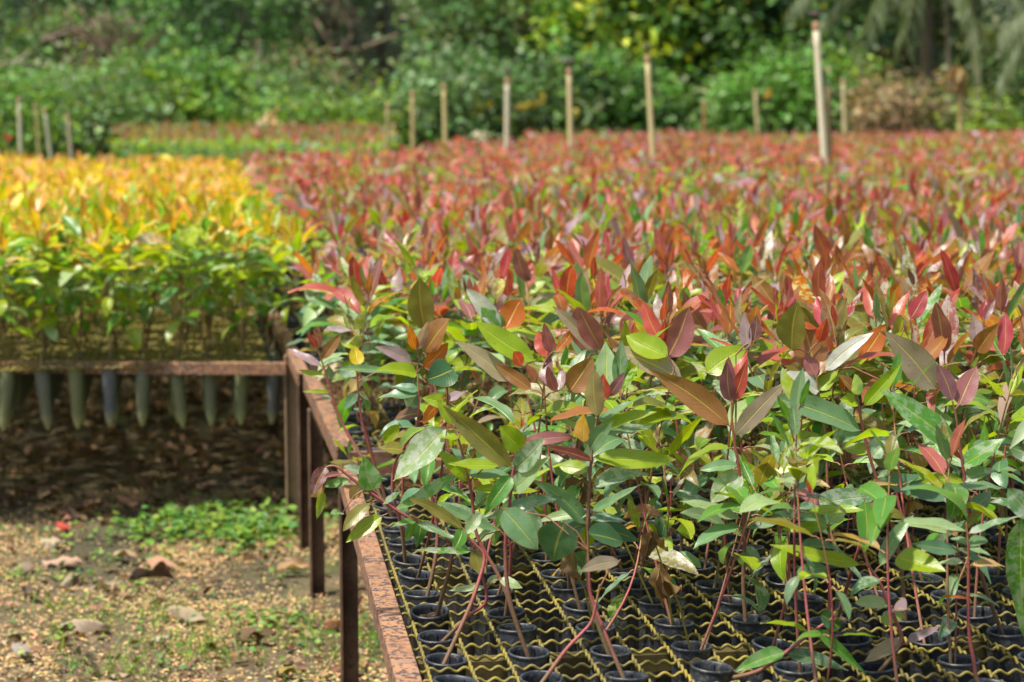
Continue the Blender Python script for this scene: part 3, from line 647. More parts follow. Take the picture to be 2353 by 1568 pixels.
# canopy heroes: each a pair or trio of leaves, own stem
CAN = [
 ('4', [(490, 1030, 440, 535, 105, 'orange', 0), (480, 1010, 420, 500, 225, 'olive', 0), (340, 1300, 0, 1150, 130, 'lilac', .7)]),
 ('4', [(470, 1200, 700, 880, 220, 'bronze', .2), (450, 1340, 690, 1110, 130, 'orange', .3), (400, 1400, 0, 1370, 160, 'yg', .3), (390, 1180, 330, 940, 90, 'orange', 0), (395, 1180, 500, 900, 90, 'lilac', .1)]),
 ('4', [(1180, 985, 860, 600, 155, 'white', .1), (1225, 980, 1370, 700, 230, 'orange', 0), (1190, 990, 1000, 780, 200, 'green', .2)]),
 ('4', [(1500, 1280, 945, 910, 225, 'yg', .1), (1250, 1475, 750, 1085, 165, 'taupe', .1)]),
 ('4', [(1470, 1550, 1130, 1310, 120, 'bronze', .1), (1620, 1245, 1535, 1000, 165, 'red', 0), (1665, 1200, 1590, 920, 110, 'mauve', 0)]),
 ('4', [(2100, 1215, 1670, 765, 115, 'taupe', .1), (2125, 1170, 1920, 775, 190, 'mauve', .05), (1700, 1200, 1890, 950, 90, 'orange', 0)]),
 ('4', [(2180, 1540, 2170, 1100, 230, 'pale', 0), (1830, 1567, 2050, 1250, 225, 'bronze', 0)]),
 ('4', [(1480, 780, 1915, 795, 160, 'yg', .6), (1450, 640, 1610, 530, 90, 'yg', .1), (1425, 530, 1335, 210, 120, 'mauve', 0), (1430, 540, 1430, 380, 90, 'purple', .5)]),
 ('4', [(885, 440, 945, 190, 110, 'red', 0), (930, 400, 1060, 250, 90, 'mauve', .1), (1150, 620, 840, 460, 125, 'bronze', .2)]),
 ('4', [(740, 490, 520, 380, 130, 'maroon', .3), (740, 470, 700, 330, 130, 'mauve', .8), (700, 650, 490, 400, 165, 'taupe', .1), (800, 640, 690, 480, 120, 'bronze', .2)]),
 ('4', [(1250, 680, 1250, 400, 110, 'red', 0), (1190, 740, 1280, 470, 90, 'lilac', 0), (1150, 700, 1100, 640, 80, 'maroon', 0)]),
 ('4', [(110, 610, 0, 350, 85, 'crimson', 0), (190, 640, 235, 395, 110, 'lilac', 0), (300, 1010, 75, 790, 100, 'bronze', .1)]),
 ('4', [(2200, 960, 2310, 800, 130, 'purple', 1.3), (2110, 800, 2060, 500, 250, 'yellow', 0), (2060, 500, 2060, 300, 60, 'red', 0)]),
 ('4', [(1700, 1567, 1625, 1330, 90, 'mauve', 0), (1600, 1510, 1650, 1220, 110, 'purple', 0), (1730, 1560, 1760, 1350, 80, 'lilac', 0), (1380, 1330, 1310, 1190, 110, 'red', 0), (1520, 1480, 1420, 1310, 80, 'mauve', 0)]),
 ('4', [(1900, 720, 1890, 480, 160, 'red', .9), (1980, 650, 1890, 340, 140, 'pale', .1)]),
 ('4', [(640, 1510, 530, 1380, 60, 'mauve', 0), (660, 1510, 690, 1390, 80, 'mauve', 0), (740, 1360, 480, 1460, 270, 'dark', .2)]),
 ('5', [(870, 1250, 1070, 775, 250, 'mauve', 0), (810, 1110, 640, 705, 140, 'red', 0), (820, 1110, 850, 880, 80, 'crimson', 0)]),
 ('5', [(1010, 1470, 355, 1170, 260, 'taupe', .15), (870, 1240, 480, 1040, 230, 'yg', .2)]),
 ('5', [(1235, 1010, 1010, 595, 115, 'mauve', 0), (1275, 1140, 1530, 815, 260, 'pale', 0), (1310, 1040, 1500, 595, 80, 'orange', 0), (1290, 920, 1400, 620, 60, 'crimson', 0)]),
 ('5', [(1240, 1395, 1620, 1150, 255, 'yg', .2), (1610, 1170, 1590, 815, 105, 'lilac', 0), (1680, 1100, 1710, 845, 110, 'purple', 0)]),
 ('5', [(2250, 1360, 2130, 890, 290, 'bronze', 0), (2040, 1180, 2100, 725, 260, 'olive', 0), (2300, 1100, 2370, 880, 110, 'red', 0)]),
 ('5', [(460, 1075, 620, 785, 190, 'mauve', .1), (520, 1060, 670, 990, 60, 'purple', .2), (100, 1180, 20, 770, 190, 'mauve', 0)]),
 ('5', [(610, 640, 75, 295, 190, 'olive', .1), (545, 400, 450, 95, 95, 'purple', 0), (620, 570, 830, 240, 105, 'lilac', 0), (510, 380, 560, 230, 60, 'crimson', 0)]),
 ('5', [(800, 575, 935, 190, 115, 'red', 0), (760, 700, 660, 540, 80, 'crimson', 0), (960, 560, 960, 400, 90, 'purple', 0), (950, 580, 1030, 430, 90, 'red', 0)]),
 ('5', [(1470, 1600, 1445, 1240, 125, 'purple', 0), (1500, 1600, 1620, 1190, 125, 'red', 0), (1560, 1600, 1480, 1500, 100, 'mauve', 0)]),
 ('5', [(1890, 780, 1660, 465, 150, 'bronze', .1), (2090, 770, 1985, 465, 125, 'crimson', 0), (2000, 720, 1960, 440, 110, 'bronze', 0), (1940, 770, 1870, 580, 90, 'mauve', 0), (2080, 760, 2230, 540, 110, 'red', .1), (2130, 800, 2330, 520, 230, 'pale', 0)]),
 ('5', [(1220, 900, 1170, 645, 130, 'orange', 0), (1260, 900, 1220, 680, 90, 'crimson', 0), (900, 830, 640, 760, 90, 'yg', .1)]),
 ('5', [(930, 800, 960, 560, 90, 'maroon', 0), (970, 830, 980, 620, 140, 'mauve', .5), (1060, 660, 1390, 580, 70, 'yg', .2)]),
 ('5', [(1870, 920, 1890, 760, 130, 'maroon', .8), (1980, 1010, 1810, 1250, 210, 'taupe', .8), (1700, 950, 1500, 700, 150, 'olive', .1)]),
 ('8', [(1090, 650, 1320, 235, 110, 'red', 0), (690, 700, 850, 465, 125, 'orange', 0), (1010, 430, 1110, 250, 90, 'crimson', 0)]),
 ('8', [(470, 760, 780, 515, 90, 'white', .1), (1160, 870, 845, 510, 190, 'taupe', .1)]),
 ('8', [(1590, 660, 1600, 395, 90, 'crimson', 0), (1415, 600, 1400, 400, 80, 'lilac', 0), (1425, 640, 1560, 460, 110, 'bronze', 0), (1460, 440, 1480, 310, 50, 'crimson', 0), (1470, 440, 1540, 300, 50, 'purple', 0)]),
 ('8', [(1690, 420, 1590, 265, 170, 'yellow', .1), (1590, 400, 1530, 300, 80, 'orange', 0)]),
 ('8', [(700, 330, 580, 170, 100, 'red', .1), (790, 400, 760, 225, 110, 'bronze', 0), (840, 400, 960, 190, 80, 'orange', 0), (860, 180, 790, 30, 70, 'crimson', 0)]),
 ('8', [(1070, 210, 1100, 50, 80, 'red', 0), (1170, 150, 1250, -10, 90, 'orange', 0), (1210, 290, 1215, 190, 70, 'bronze', 0)]),
 ('8', [(1700, 650, 1900, 560, 120, 'orange', .1), (1400, 1290, 1900, 1120, 170, 'pale', .2), (1330, 1060, 1570, 890, 120, 'green', .3)]),
]

def hero_leaf(crop, D, L, lvlist, dj=None):
    bx, by, tx, ty, w, cn, dr = L
    b = cv(crop, bx, by); t = cv(crop, tx, ty)
    pb = at_y(*b, D); tdir = rng.uniform(-.03, .03) if dj is None else dj
    pt_ = at_y(*t, D + tdir)
    d = pt_ - pb; Lm = np.linalg.norm(d)
    Wm = w * CR[crop][2] / 1.7408 * D / FPX
    tocam = unit(CAM - pb)
    flat = abs(unit(d)[2]) < .6
    n = tocam * 1.0 + np.array([0, 0, .75 if flat else .2]) + rng.normal(0, .12, 3)
    # upper surfaces of glaucous leaves face up, the upright ones show their backs
    c = jit(PAL[cn], .06)
    Lc = Lm * (1 + dr * dr / 24)
    nn = unit(n - unit(d) * np.dot(n, unit(d)))
    # rotate start direction so that the drooping blade still ends at the tip
    d0 = unit(unit(d) * math.cos(dr / 2) + nn * math.sin(dr / 2)); n0 = unit(nn * math.cos(dr / 2) - unit(d) * math.sin(dr / 2))
    rn = .99 if cn in ('white',) else (rng.uniform(.6, .93) if cn in ('pale', 'bg', 'teal', 'green') else rng.uniform(0, .8))
    lvlist.append((pb, pb, d0, n0, Lc, Wm * 1.12, dr, rng.uniform(.08, .38), c, c * (1, .97, .95) if cn not in ('gold', 'bronze') else c * (.95, 1.1, .9), rn))
    return pb

used = {}
def nearest_slot(p, benches='AB', maxd=.4):
    best = None
    for s in slots:
        if s['b'] not in benches or id(s) in used: continue
        d = math.hypot(s['p'][0] - p[0], s['p'][1] - p[1])
        if best is None or d < best[0]: best = (d, s)
    return best[1]

built = []   # individual seedlings: slot, stem points, leaves, kind, hero flag
for crop, D, st, lv in HERO:
    pts = [at_y(*cv(crop, x, y), D) for x, y in st]
    # walk the stem down to a free tube
    low = pts[0]
    s = nearest_slot(low); used[id(s)] = 1
    foot = s['p'] + np.array([rng.normal(0, .004), rng.normal(0, .004), -.008])
    k = len(pts)
    dy = foot[1] - pts[0][1]
    allp = [foot]
    if low[2] > foot[2] + .03: allp.append(foot * .5 + low * .5 + np.array([rng.normal(0, .006), 0, .01]))
    allp += pts if low[2] > foot[2] + .008 else pts[1:]
    arr = np.array(allp)
    # smooth resample
    tt = np.linspace(0, 1, len(arr)); q = np.linspace(0, 1, 26)
    arr = np.stack([np.interp(q, tt, arr[:, i]) for i in range(3)], 1)
    for _ in range(3): arr[1:-1] = arr[1:-1] * .5 + (arr[:-2] + arr[2:]) * .25
    ll = []; pet = []
    for L in lv:
        pb = hero_leaf(crop, D, L, ll)
        j = np.argmin(np.linalg.norm(arr - pb, axis=1)); q = arr[max(0, j - (1 if np.linalg.norm(arr[j] - pb) > .004 else 0))]
        pet.append((q, pb))
    # leafy lower part, small
    built.append(dict(s=s, stem=arr, lv=ll, pet=pet, kind='red', hero=True, r0=.0031))
for crop, lv in CAN:
    b = cv(crop, lv[0][0], lv[0][1])
    D = at_z(b[0], b[1], .775)[1]
    D = min(D, 7.5)
    ll = []; bases = [hero_leaf(crop, D, L, ll) for L in lv]
    # one stem per hero cluster rising between its leaves
    top = np.mean(bases, axis=0); 
    low = top * [1, 1, 0]
    s = nearest_slot(low) if D < 4.9 else None
    if s is not None: used[id(s)] = 1; foot = s['p'] + np.array([0, 0, -.008])
    else: foot = np.array([top[0] + .02, top[1] + .02, .46])
    zt = min(b_[2] for b_ in bases)
    arr = np.array([foot + (top - foot) * q for q in np.linspace(0, 1, 26)])
    arr[:, 0] += .012 * np.sin(np.linspace(0, 3.1, 26)) * rng.choice([-1, 1])
    pet = [(arr[np.argmin(np.abs(arr[:, 2] - min(pb[2] - .012, top[2])))], pb) for pb in bases]
    _, extra = seedling_leafset('red', foot, top, n_nodes=6, size=.85, start=.35)
    extra = [e for e in extra if e[0][2] < foot[2] + (top[2] - foot[2]) * .8]
    for e in extra:
        e0 = list(e)
    pet_extra = [(e[0], e[1]) for e in extra]
    built.append(dict(s=s, stem=arr, lv=ll + extra, pet=pet + pet_extra, kind='red', hero=True, r0=.0026, foot=foot))

far_lv_red, far_lv_yel = [], []
farS_red, farS_yel = MB(), MB()

for s in near:
    if id(s) in used: continue
    p = s['p']; kind = 'yel' if s['b'] == 'L' else 'red'
    foot = p + np.array([rng.normal(0, .006), rng.normal(0, .006), -.009])
    v = p[1]
    empty = rng.random() < (.05 if s['b'] == 'A' else .03)
    if s['b'] == 'A' and s['i'] == 0 and 2.3 < v < 3.4: empty = rng.random() < .45
    if empty:
        built.append(dict(s=s, stem=None, lv=[], pet=[], kind=kind, hero=False, r0=.002)); continue
    front = s['b'] == 'A' and v < 2.95
    left = s['b'] == 'A' and s['i'] < 3 and v < 3.6
    H = rng.uniform(.31, .38)
    if front: H = rng.uniform(.20, .34)
    if left: H = rng.uniform(.12, .22)
    if kind == 'yel': H = rng.uniform(.34, .43)
    lean = rng.normal(0, .035, 2)
    if front: lean = lean + np.array([rng.normal(0, .05), .06])
    if left: lean = np.array([rng.normal(.03, .04), rng.uniform(.0, .10)])
    top = foot + np.array([lean[0], lean[1], H])
    n_nodes = 10 if not (front or left) else int(rng.integers(6, 10)) if front and not left else int(rng.integers(3, 6))
    stem, lv = seedling_leafset(kind, foot, top, n_nodes=n_nodes, size=1.08 if not (front or left) else .85, start=.42 if kind == 'red' and not front else .33 if kind != 'red' else .5, tipred=.8 if not (front or left) else .12)
    st2 = None
    if s['b'] == 'A' and rng.random() < .5:
        tp2 = foot + np.array([rng.normal(0, .05), rng.normal(.01, .05), H * rng.uniform(.55, .95)])
        st2, lv2 = seedling_leafset(kind, foot + [.006, .004, 0], tp2, n_nodes=int(rng.integers(4, 7)), size=.68, start=.35, tipred=.3)
        lv = lv + lv2
    built.append(dict(s=s, stem=stem, lv=lv, pet=[(e[0], e[1]) for e in lv], kind=kind, hero=False, r0=.0023, H=H, st2=st2))

built.sort(key=lambda b: -1 if b['hero'] else 0)
loose = sorted([b for b in built if b['s'] is None], key=lambda b: proj(b['stem'][-1])[0])
J0 = min(b['s']['j'] for b in built if b['s'] is not None and b['s']['b'] == 'A')
tone = {'red': 'red', 'crimson': 'crimson'}
def top_word(b):
    if not b['lv']: return 'bare'
    tops = sorted(b['lv'], key=lambda e: -(e[1][2] + e[2][2] * e[4]))[:3]
    c = np.mean([e[8] for e in tops], 0); r, g_, bl = c
    if r > 1.9 * g_: return 'dark red' if r < .25 else 'red'
    if r > 1.25 * g_: return 'orange' if g_ < .2 or r > .3 else 'bronze'
    if bl > .5 * g_: return 'blue-green'
    return 'yellow-green' if g_ > .2 else 'green'
n_ind = 0
for b in built:
    s = b['s']
    foot = b.get('foot') if s is None else s['p']
    if s is not None:
        pos = s['p'].copy()
        bx = s
    else: pos = np.array(foot)
    w = top_word(b)
    if s is None: where = None
    elif s['b'] == 'A': where = '%s tube from the rusty rail, %s row from the front' % (ordw(s['i']), ordw(s['j'] - J0))
    elif s['b'] == 'B': where = '%s tube from the rail, %s row past the first rail joint' % (ordw(s['i']), ordw(s['j']))
    else: where = '%s tube left of the corner leg, %s row of left bench' % (ordw(s['i']), ordw(s['j']))
    if s is None:
        k_ = [q is b for q in loose].index(True)
        lab = '%s-tipped sharp-focus seedling, %s from the left among those standing above the middle rows' % (w, ordw(k_))
    elif w == 'bare': lab = 'empty black nursery tube, %s' % where
    else: lab = '%s-tipped seedling, %s' % (w, where)
    lab = ' '.join(lab.split()[:16])
    root = thing('seedling' if w != 'bare' else 'nursery_tube', lab, 'seedling' if w != 'bare' else 'nursery tube', tuple(pos),
                 'yellow seedlings along the front of the left bench' if b['kind'] == 'yel' else 'seedlings in tubes on the right-hand bench')
    n_ind += 1
    mt = ME_TUBE2 if b['kind'] == 'yel' else ME_TUBE
    if s is not None or True:
        o = bpy.data.objects.new('tube', mt); COL.objects.link(o); o.parent = root
        o.rotation_euler = (rng.normal(0, .05), rng.normal(0, .05), rng.uniform(0, 6)); o.location = (0, 0, rng.uniform(-.003, .007) - (.009 if b['kind'] == 'yel' else 0))
        so = bpy.data.objects.new('soil', SOILS[rng.integers(4)]); COL.objects.link(so); so.parent = o; so.location = (0, 0, rng.uniform(-.004, .006))
    if b['stem'] is None: continue
    S, Lm = MB(), MB()
    emit(Lm, S, b['stem'], [], b['kind'], b['r0'], k=7)
    if b.get('st2') is not None: emit(Lm, S, b['st2'], [], b['kind'], .0017, k=6)
    for q, pb in b['pet']:
        mid = (q + pb) / 2 + np.array([0, 0, .15 * np.linalg.norm(pb - q)])
        S.tube([q, mid, pb, pb + unit(pb - q) * .003], [.0013, .001, .0009, .0008], 5, (.27, .12, .07, 1))
    a = list(zip(*b['lv']))
    leaves(Lm, a[1], a[2], a[3], a[4], a[5], a[6], a[7], a[8], a[9], a[10], 10, 6, .016, rng.uniform(.42, .8, len(b['lv'])))
    part(root, S, 'stem', M_STEM); part(root, Lm, 'foliage', M_LEAF)

# ------------------------------------------------------------------ remaining rows as stuff
def far_field(name, label, cat, spots, kind, zf, redness=None, n_nodes=6, seed=1):
    L = MB(); S = MB(); acc = []
    for (p, lod) in spots:
        H = rng.uniform(.30, .38)
        H += .03 * noise.noise(Vector((p[0] * .8, p[1] * .8, 3)))
        foot = np.array([p[0], p[1], zf]); top = foot + np.array([rng.normal(0, .03), rng.normal(0, .03), H])
        tr = .93 if kind == 'red' else 1
        if kind == 'red' and noise.noise(Vector((p[0] * .9, p[1] * .5, 9))) > .3: tr = .6
        if kind == 'red' and p[1] > 9: H *= .93
        stem, lv = seedling_leafset(kind, foot, top, n_nodes=7 if lod == 0 else 5, size=.92 if lod == 0 else 1.02, start=.45 if lod == 0 else .62, tipred=tr)
        if lod < 2: S.tube(stem[::2], np.linspace(.0024, .001, 5), 4, (.19, .11, .05, 1))
        acc += lv
    a = list(zip(*acc))
    n = len(acc); sl = lambda k, m: np.array(a[k])[m]
    rel = np.ones(n, bool)
    leaves(L, a[1], a[2], a[3], a[4], a[5], a[6], a[7], np.array(a[8]), np.array(a[9]), a[10], 5, 2, 0)
    if S.n: L.add(np.concatenate(S.v), np.concatenate(S.f), np.concatenate(S.c))
    o = L.build(name, M_LEAF_FAR)
    return tag(o, label, cat, kind='stuff')

spotsR = []
pp = .108
for j in range(0, 96):
    for i in range(-1, 75):
        p = FC.p(.02 + i * pp, .05 + j * pp)
        if i < 1: continue
        if not (-60 < proj(p + np.array([0, 0, .3]))[0] < IMW + 90): continue
        if p[1] > 15 or (p[0] < -.6 and p[1] > 12.6): continue
        p = p + np.array([rng.normal(0, .012), rng.normal(0, .012), 0])
        spotsR.append((p, 0 if p[1] < 8 else 1 if p[1] < 11 else 2))
for s in slots:
    if s['b'] in 'AB' and id(s) not in nearset and id(s) not in used and proj(s['p'])[0] < IMW + 300 and s['p'][1] > 2.6: spotsR.append((s['p'], 0))
for yy in np.arange(15.0, 19.6, .125):
    for xx in np.arange(-.4 + (yy - 15) * .0, 6.0, .125):
        p = np.array([xx + rng.normal(0, .02), yy + rng.normal(0, .02), 0]);
        if proj(np.array([p[0], p[1], .8]))[0] > IMW + 60: continue
        if xx < .1 and yy > 16.5: continue
        spotsR.append((p, 2))
far_field('seedling_rows', 'sea of red and bronze seedling tops stretching back over the long benches', 'seedling rows', spotsR, 'red', .455)
spotsY = []
for s in slots:
    if s['b'] == 'L' and id(s) not in nearset:
        x_ = proj(s['p'] + np.array([0, 0, .3]))[0]
        if -1100 < x_ < IMW and s['p'][1] < 12.4: spotsY.append((s['p'] + np.array([rng.normal(0, .01), rng.normal(0, .01), 0]), 0 if s['p'][1] < 7.5 else 1 if s['p'][1] < 10 else 2))
far_field('seedling_rows', 'dense yellow and orange seedling tops filling the left bench', 'seedling rows', spotsY, 'yel', .435)

# tubes of those rows that can be seen between stems and hanging below
T = MB(); prof = tube_prof()
for s in slots:
    if id(s) in nearset or id(s) in used: continue
    if s['b'] == 'L' and s['j'] < 45 and -1200 < proj(s['p'])[0] < 1400:
        T.lathe([(.0205, -.001), (.0205, -.004), (.019, -.01), (.016, -.12), (.006, -.165)], s['p'], 8)
Tm = T.build('nursery_tubes', M_TUBE2); tag(Tm, 'blue-grey nursery tubes hanging in rows deep under the left bench', 'nursery tubes', kind='stuff')
T = MB()
for j in range(-12, -1):  # unseen empty tubes toward the camera, added to shade under the bench
    for i in range(16):
        T.lathe([(.0235, -.015), (.0285, .009), (.0285, .004), (.0255, 0), (.023, -.11), (.008, -.185)], FA.p(.012 + CELL * .5 + i * PITCH, -.75 + CELL * (11.5 + 2 * j)), 10)
for i in range(30):
    for j in range(0, 40): T.lathe([(.0285, .008), (.0285, .002), (.025, 0), (.018, -.12), (.007, -.185)], FC.p(.03 + i * pp, .05 + j * pp), 8)
tag(T.build('nursery_tubes', M_TUBE), 'black nursery tubes under the middle red rows, plus unseen rows added for shade', 'nursery tubes', kind='stuff')

# far left block of greener seedlings
spotsG = []
bG = Frame((-1.40, 19.3), 2, .50)
for yy in np.arange(-1.2, 1.9, .11):
    for xx in np.arange(0, 2.5 + .25 * yy, .10):
        spotsG.append((bG.p(-xx, yy), 1))
def mixed(spots):
    L = MB(); acc = []
    for p, lod in spots:
        H = rng.uniform(.32, .43); f = np.array([p[0], p[1], .47]); t_ = f + np.array([rng.normal(0, .03), rng.normal(0, .03), H])
        st, lv = seedling_leafset('red', f, t_, n_nodes=6, size=1.05, start=.15, tipred=.6); acc += lv
    a = list(zip(*acc)); leaves(L, *a[1:11], 5, 2, 0); return L
tag(mixed(spotsG).build('seedling_rows', M_LEAF_FAR), 'block of green seedlings with reddish tops on the far left bench', 'seedling rows', kind='stuff')
long_bench('far left bench under the block of green and reddish seedlings', Frame((-3.9, 18.1), 2, .46), 2.5, 0, 3.0)
spotsG2 = [(np.array([x, y, -.0]), 1) for x in np.arange(-1.7, -1.05, .11) for y in np.arange(15.6, 18.6, .11)]
tag(mixed(spotsG2).build('seedling_rows', M_LEAF_FAR), 'smaller patch of pink and green seedlings right of the far left block', 'seedling rows', kind='stuff')

# ------------------------------------------------------------------ posts
def post(name, label, px0, py0, px1, py1, D, w, col, head=False, group='sprinkler posts standing among the benches', band=True, mat=None):
    top = at_y(px0, py0, D); low = at_y(px1, py1, D); d = unit(top - low)
    foot = low - d * ((low[2]) / d[2])
    r = w * .84 * D / FPX / 2
    root = thing(name, label, 'post', tuple(foot), group)
    mb = MB(); n = 14; L = np.linalg.norm(top - foot)
    mb.tube([foot + d * L * q for q in np.linspace(0, 1, n)] + [top + d * .0005], [r] * n + [r * .2], 12, tuple(col) + (1,))
    part(root, mb, 'shaft', mat or M_POST)
    if band:
        mb = MB(); a = top - d * .04; mb.tube([a, top - d * .002, top + d * .004, top + d * .005], [r * 1.15, r * 1.15, r * .8, r * .1], 12, (.27, .17, .08, 1)); part(root, mb, 'top_band', M_POST)
    if head:
        mb = MB(); q = top + d * .004
        mb.tube([q, q + d * .03, q + d * .031, q + d * .045, q + d * .05, q + d * .052], [r * .5, r * .45, r * 1.2, r * 1.3, r * .6, r * .05], 10, (.07, .05, .04, 1))
        mb.tube([q + d * .045 + np.array([-r * 1.8, 0, 0]), q + d * .058, q + d * .045 + np.array([r * 1.8, 0, 0])], r * .25, 5, (.07, .05, .04, 1))
        part(root, mb, 'sprinkler_head', M_POST)
    return root
CRM = (.56, .47, .24); WHT = (.68, .61, .44); TAN = (.42, .33, .15); YEL = (.50, .42, .18)
POSTS = [
 ('tall pale post with a dark sprinkler head, nearest and right of centre', 1874, 52, 1893, 352, 10.4, 18, WHT, True),
 ('cream post with sprinkler head leaning slightly left in the middle of the red rows', 1487, 128, 1500, 355, 10.9, 14.5, CRM, True),
 ('cream post standing left of the one with the middle sprinkler head', 1307, 158, 1311, 335, 13, 13.5, CRM, True),
 ('pale post rising just right of the dark gap in the trees', 1166, 180, 1164, 325, 14.2, 13, (.56, .52, .36), True),
 ('yellowish post standing left of the pale post by the dark gap', 1020, 194, 1023, 332, 14, 12, YEL, False),
 ('brownish post beside the low bushes, third from the far block', 948, 210, 949, 330, 15, 11.5, TAN, False),
 ('short mossy post at the right end of the far seedling block', 891, 238, 889, 325, 16, 11, (.33, .30, .12), False),
 ('short rust-brown post in front of the dark undergrowth', 1618, 232, 1618, 306, 19.5, 10, (.28, .15, .06), False),
 ('small cream post left of the tall white post', 1735, 207, 1741, 306, 19.5, 10.5, (.45, .38, .2), False),
 ('small cream post right of the tall white post', 1937, 182, 1941, 312, 18.5, 11, (.48, .42, .22), False),
 ('pale post at the left edge above the orange tops', 43, 225, 47, 345, 13.5, 10.5, (.52, .5, .33), False),
 ('ochre post next to the leftmost pale post', 82, 240, 88, 335, 14.5, 9, (.35, .3, .12), False),
 ('leaning pale post, third from the left edge', 102, 250, 113, 335, 14.5, 9, (.44, .44, .3), False),
 ('tan post standing fourth from the left edge', 155, 264, 162, 340, 14.5, 10, (.40, .35, .22), False)]
for l, x0, y0, x1, y1, D, w, c, h in POSTS: post('irrigation_post', l, x0, y0, x1, y1, D, w, c, h)
post('wooden_post', 'dark mossy wooden post close behind the tall white post', 1903, 200, 1906, 345, 11.2, 16, (.13, .10, .05), False, None, False, M_BARK)
# dead-leaved stake at right
rt = post('wooden_post', 'tan stake with dead leaves hanging from its top at the right', 2203, 160, 2208, 318, 17.5, 13, (.40, .30, .13), False, None, False)
mb = MB()
tp = at_y(2203, 160, 17.5); n = 26
dirs = np.array([[rng.normal(-.3, .5), rng.normal(0, .4), -rng.uniform(.5, 1.3)] for _ in range(n)])
leaves(mb, tp + rng.normal(0, .035, (n, 3)), dirs, rng.normal(0, 1, (n, 3)) + [0, -1, .3], rng.uniform(.1, .26, n), .05, .5, .3, jit(np.tile(PAL['tan'] * .7, (n, 1)), .3), jit(np.tile(PAL['tan'] * .6, (n, 1)), .3), .2, 6, 2, .02)
part(rt, mb, 'dead_leaves', M_DRY)

# ------------------------------------------------------------------ ground and hill
mb = MB()
xs = np.concatenate([np.linspace(-80, -3, 14), np.linspace(-2.9, 1, 80), np.linspace(2, 80, 14)])
ys = np.concatenate([np.linspace(-30, 2.5, 8), np.linspace(2.6, 8, 100), np.linspace(9, 150, 20)])
X, Y = np.meshgrid(xs, ys); Z = np.zeros_like(X)
for i in range(len(ys)):
    for j in range(len(xs)):
        if -3 < xs[j] < 1.1 and 2.5 < ys[i] < 8.1:
            Z[i, j] = .012 * noise.noise(Vector((xs[j] * 6, ys[i] * 6, 0))) + .006 * noise.noise(Vector((xs[j] * 22, ys[i] * 22, 5))) - .004
m_ = len(xs); ii = np.arange(len(ys) - 1)[:, None]; jj = np.arange(m_ - 1)[None]
Fq = np.stack([ii * m_ + jj, ii * m_ + jj + 1, (ii + 1) * m_ + jj + 1, (ii + 1) * m_ + jj], -1).reshape(-1, 4)
mb.add(np.stack([X.ravel(), Y.ravel(), Z.ravel()], 1), Fq)
tag(mb.build('ground', M_GROUND), kind='structure')

def hill_h(x, y):
    rise = max(0, y - 27) * .42
    right = 1 / (1 + math.exp((x - 7.6) * 3.0))
    lim = 9 * right + 1.2
    h = min(rise, lim) if rise < lim else lim
    h += max(0, -x - 0.5) * .10 * max(0, min(1, (y - 25) / 3))
    return h + .35 * noise.noise(Vector((x * .5, y * .5, 1))) * min(1, max(0, y - 25))
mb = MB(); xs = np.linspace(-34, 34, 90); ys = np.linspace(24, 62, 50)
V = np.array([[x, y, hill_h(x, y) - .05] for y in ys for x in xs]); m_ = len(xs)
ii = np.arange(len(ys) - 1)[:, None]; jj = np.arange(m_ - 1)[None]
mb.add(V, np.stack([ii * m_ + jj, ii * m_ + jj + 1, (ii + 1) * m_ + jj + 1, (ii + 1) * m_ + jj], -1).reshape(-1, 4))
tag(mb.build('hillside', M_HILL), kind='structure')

# ------------------------------------------------------------------ forest
TG = dict(deep=(.018, .055, .014), mid=(.055, .11, .022), blue=(.05, .11, .032), lime=(.14, .21, .018), bright=(.08, .18, .03), yel=(.21, .24, .02), drylight=(.24, .17, .09), dry=(.15, .10, .06), olive=(.075, .09, .03), grey=(.13, .19, .09), pink=(.25, .14, .10), flower=(.55, .32, .03))
for k in TG: TG[k] = tuple(np.array(TG[k]) * (1.0 if k == 'deep' else 1.6))
def crown(mb, c, rad, n_cl, per, cols, leaf=.10, sig=.16, aspect=.5, droop=.5):
    acc = [[] for _ in range(9)]
    c = np.asarray(c, float); rad = np.asarray(rad, float)
    for k in range(n_cl):
        while True:
            q = rng.uniform(-1, 1, 3)
            if .35 < np.linalg.norm(q) < 1: break
        if rng.random() < .65: q = q / np.linalg.norm(q) * rng.uniform(.75, 1.05)
        cc = c + q * rad
        col = np.array(TG[cols[rng.integers(len(cols))]]) * rng.uniform(.6, 1.45)
        m = int(per * rng.uniform(.5, 1.4)); s = sig * rng.uniform(.6, 1.4)
        P = cc + rng.normal(0, s, (m, 3)) * [1, 1, .7]
        D = rng.normal(0, 1, (m, 3)) * [1, 1, .6] + [0, 0, -.25] + unit(q) * .5
        N = rng.normal(0, .6, (m, 3)) + [0, -.25, 1]
        acc[0].append(P); acc[1].append(D); acc[2].append(N)
        acc[3].append(leaf * rng.uniform(.6, 1.4, m)); acc[4].append(jit(np.tile(col, (m, 1)), .3))
    P, D, N, L, C = [np.concatenate(a) for a in acc[:5]]
    leaves(mb, P, D, N, L, L * aspect, droop, .2, C, C, .1, 3, 2, 0)

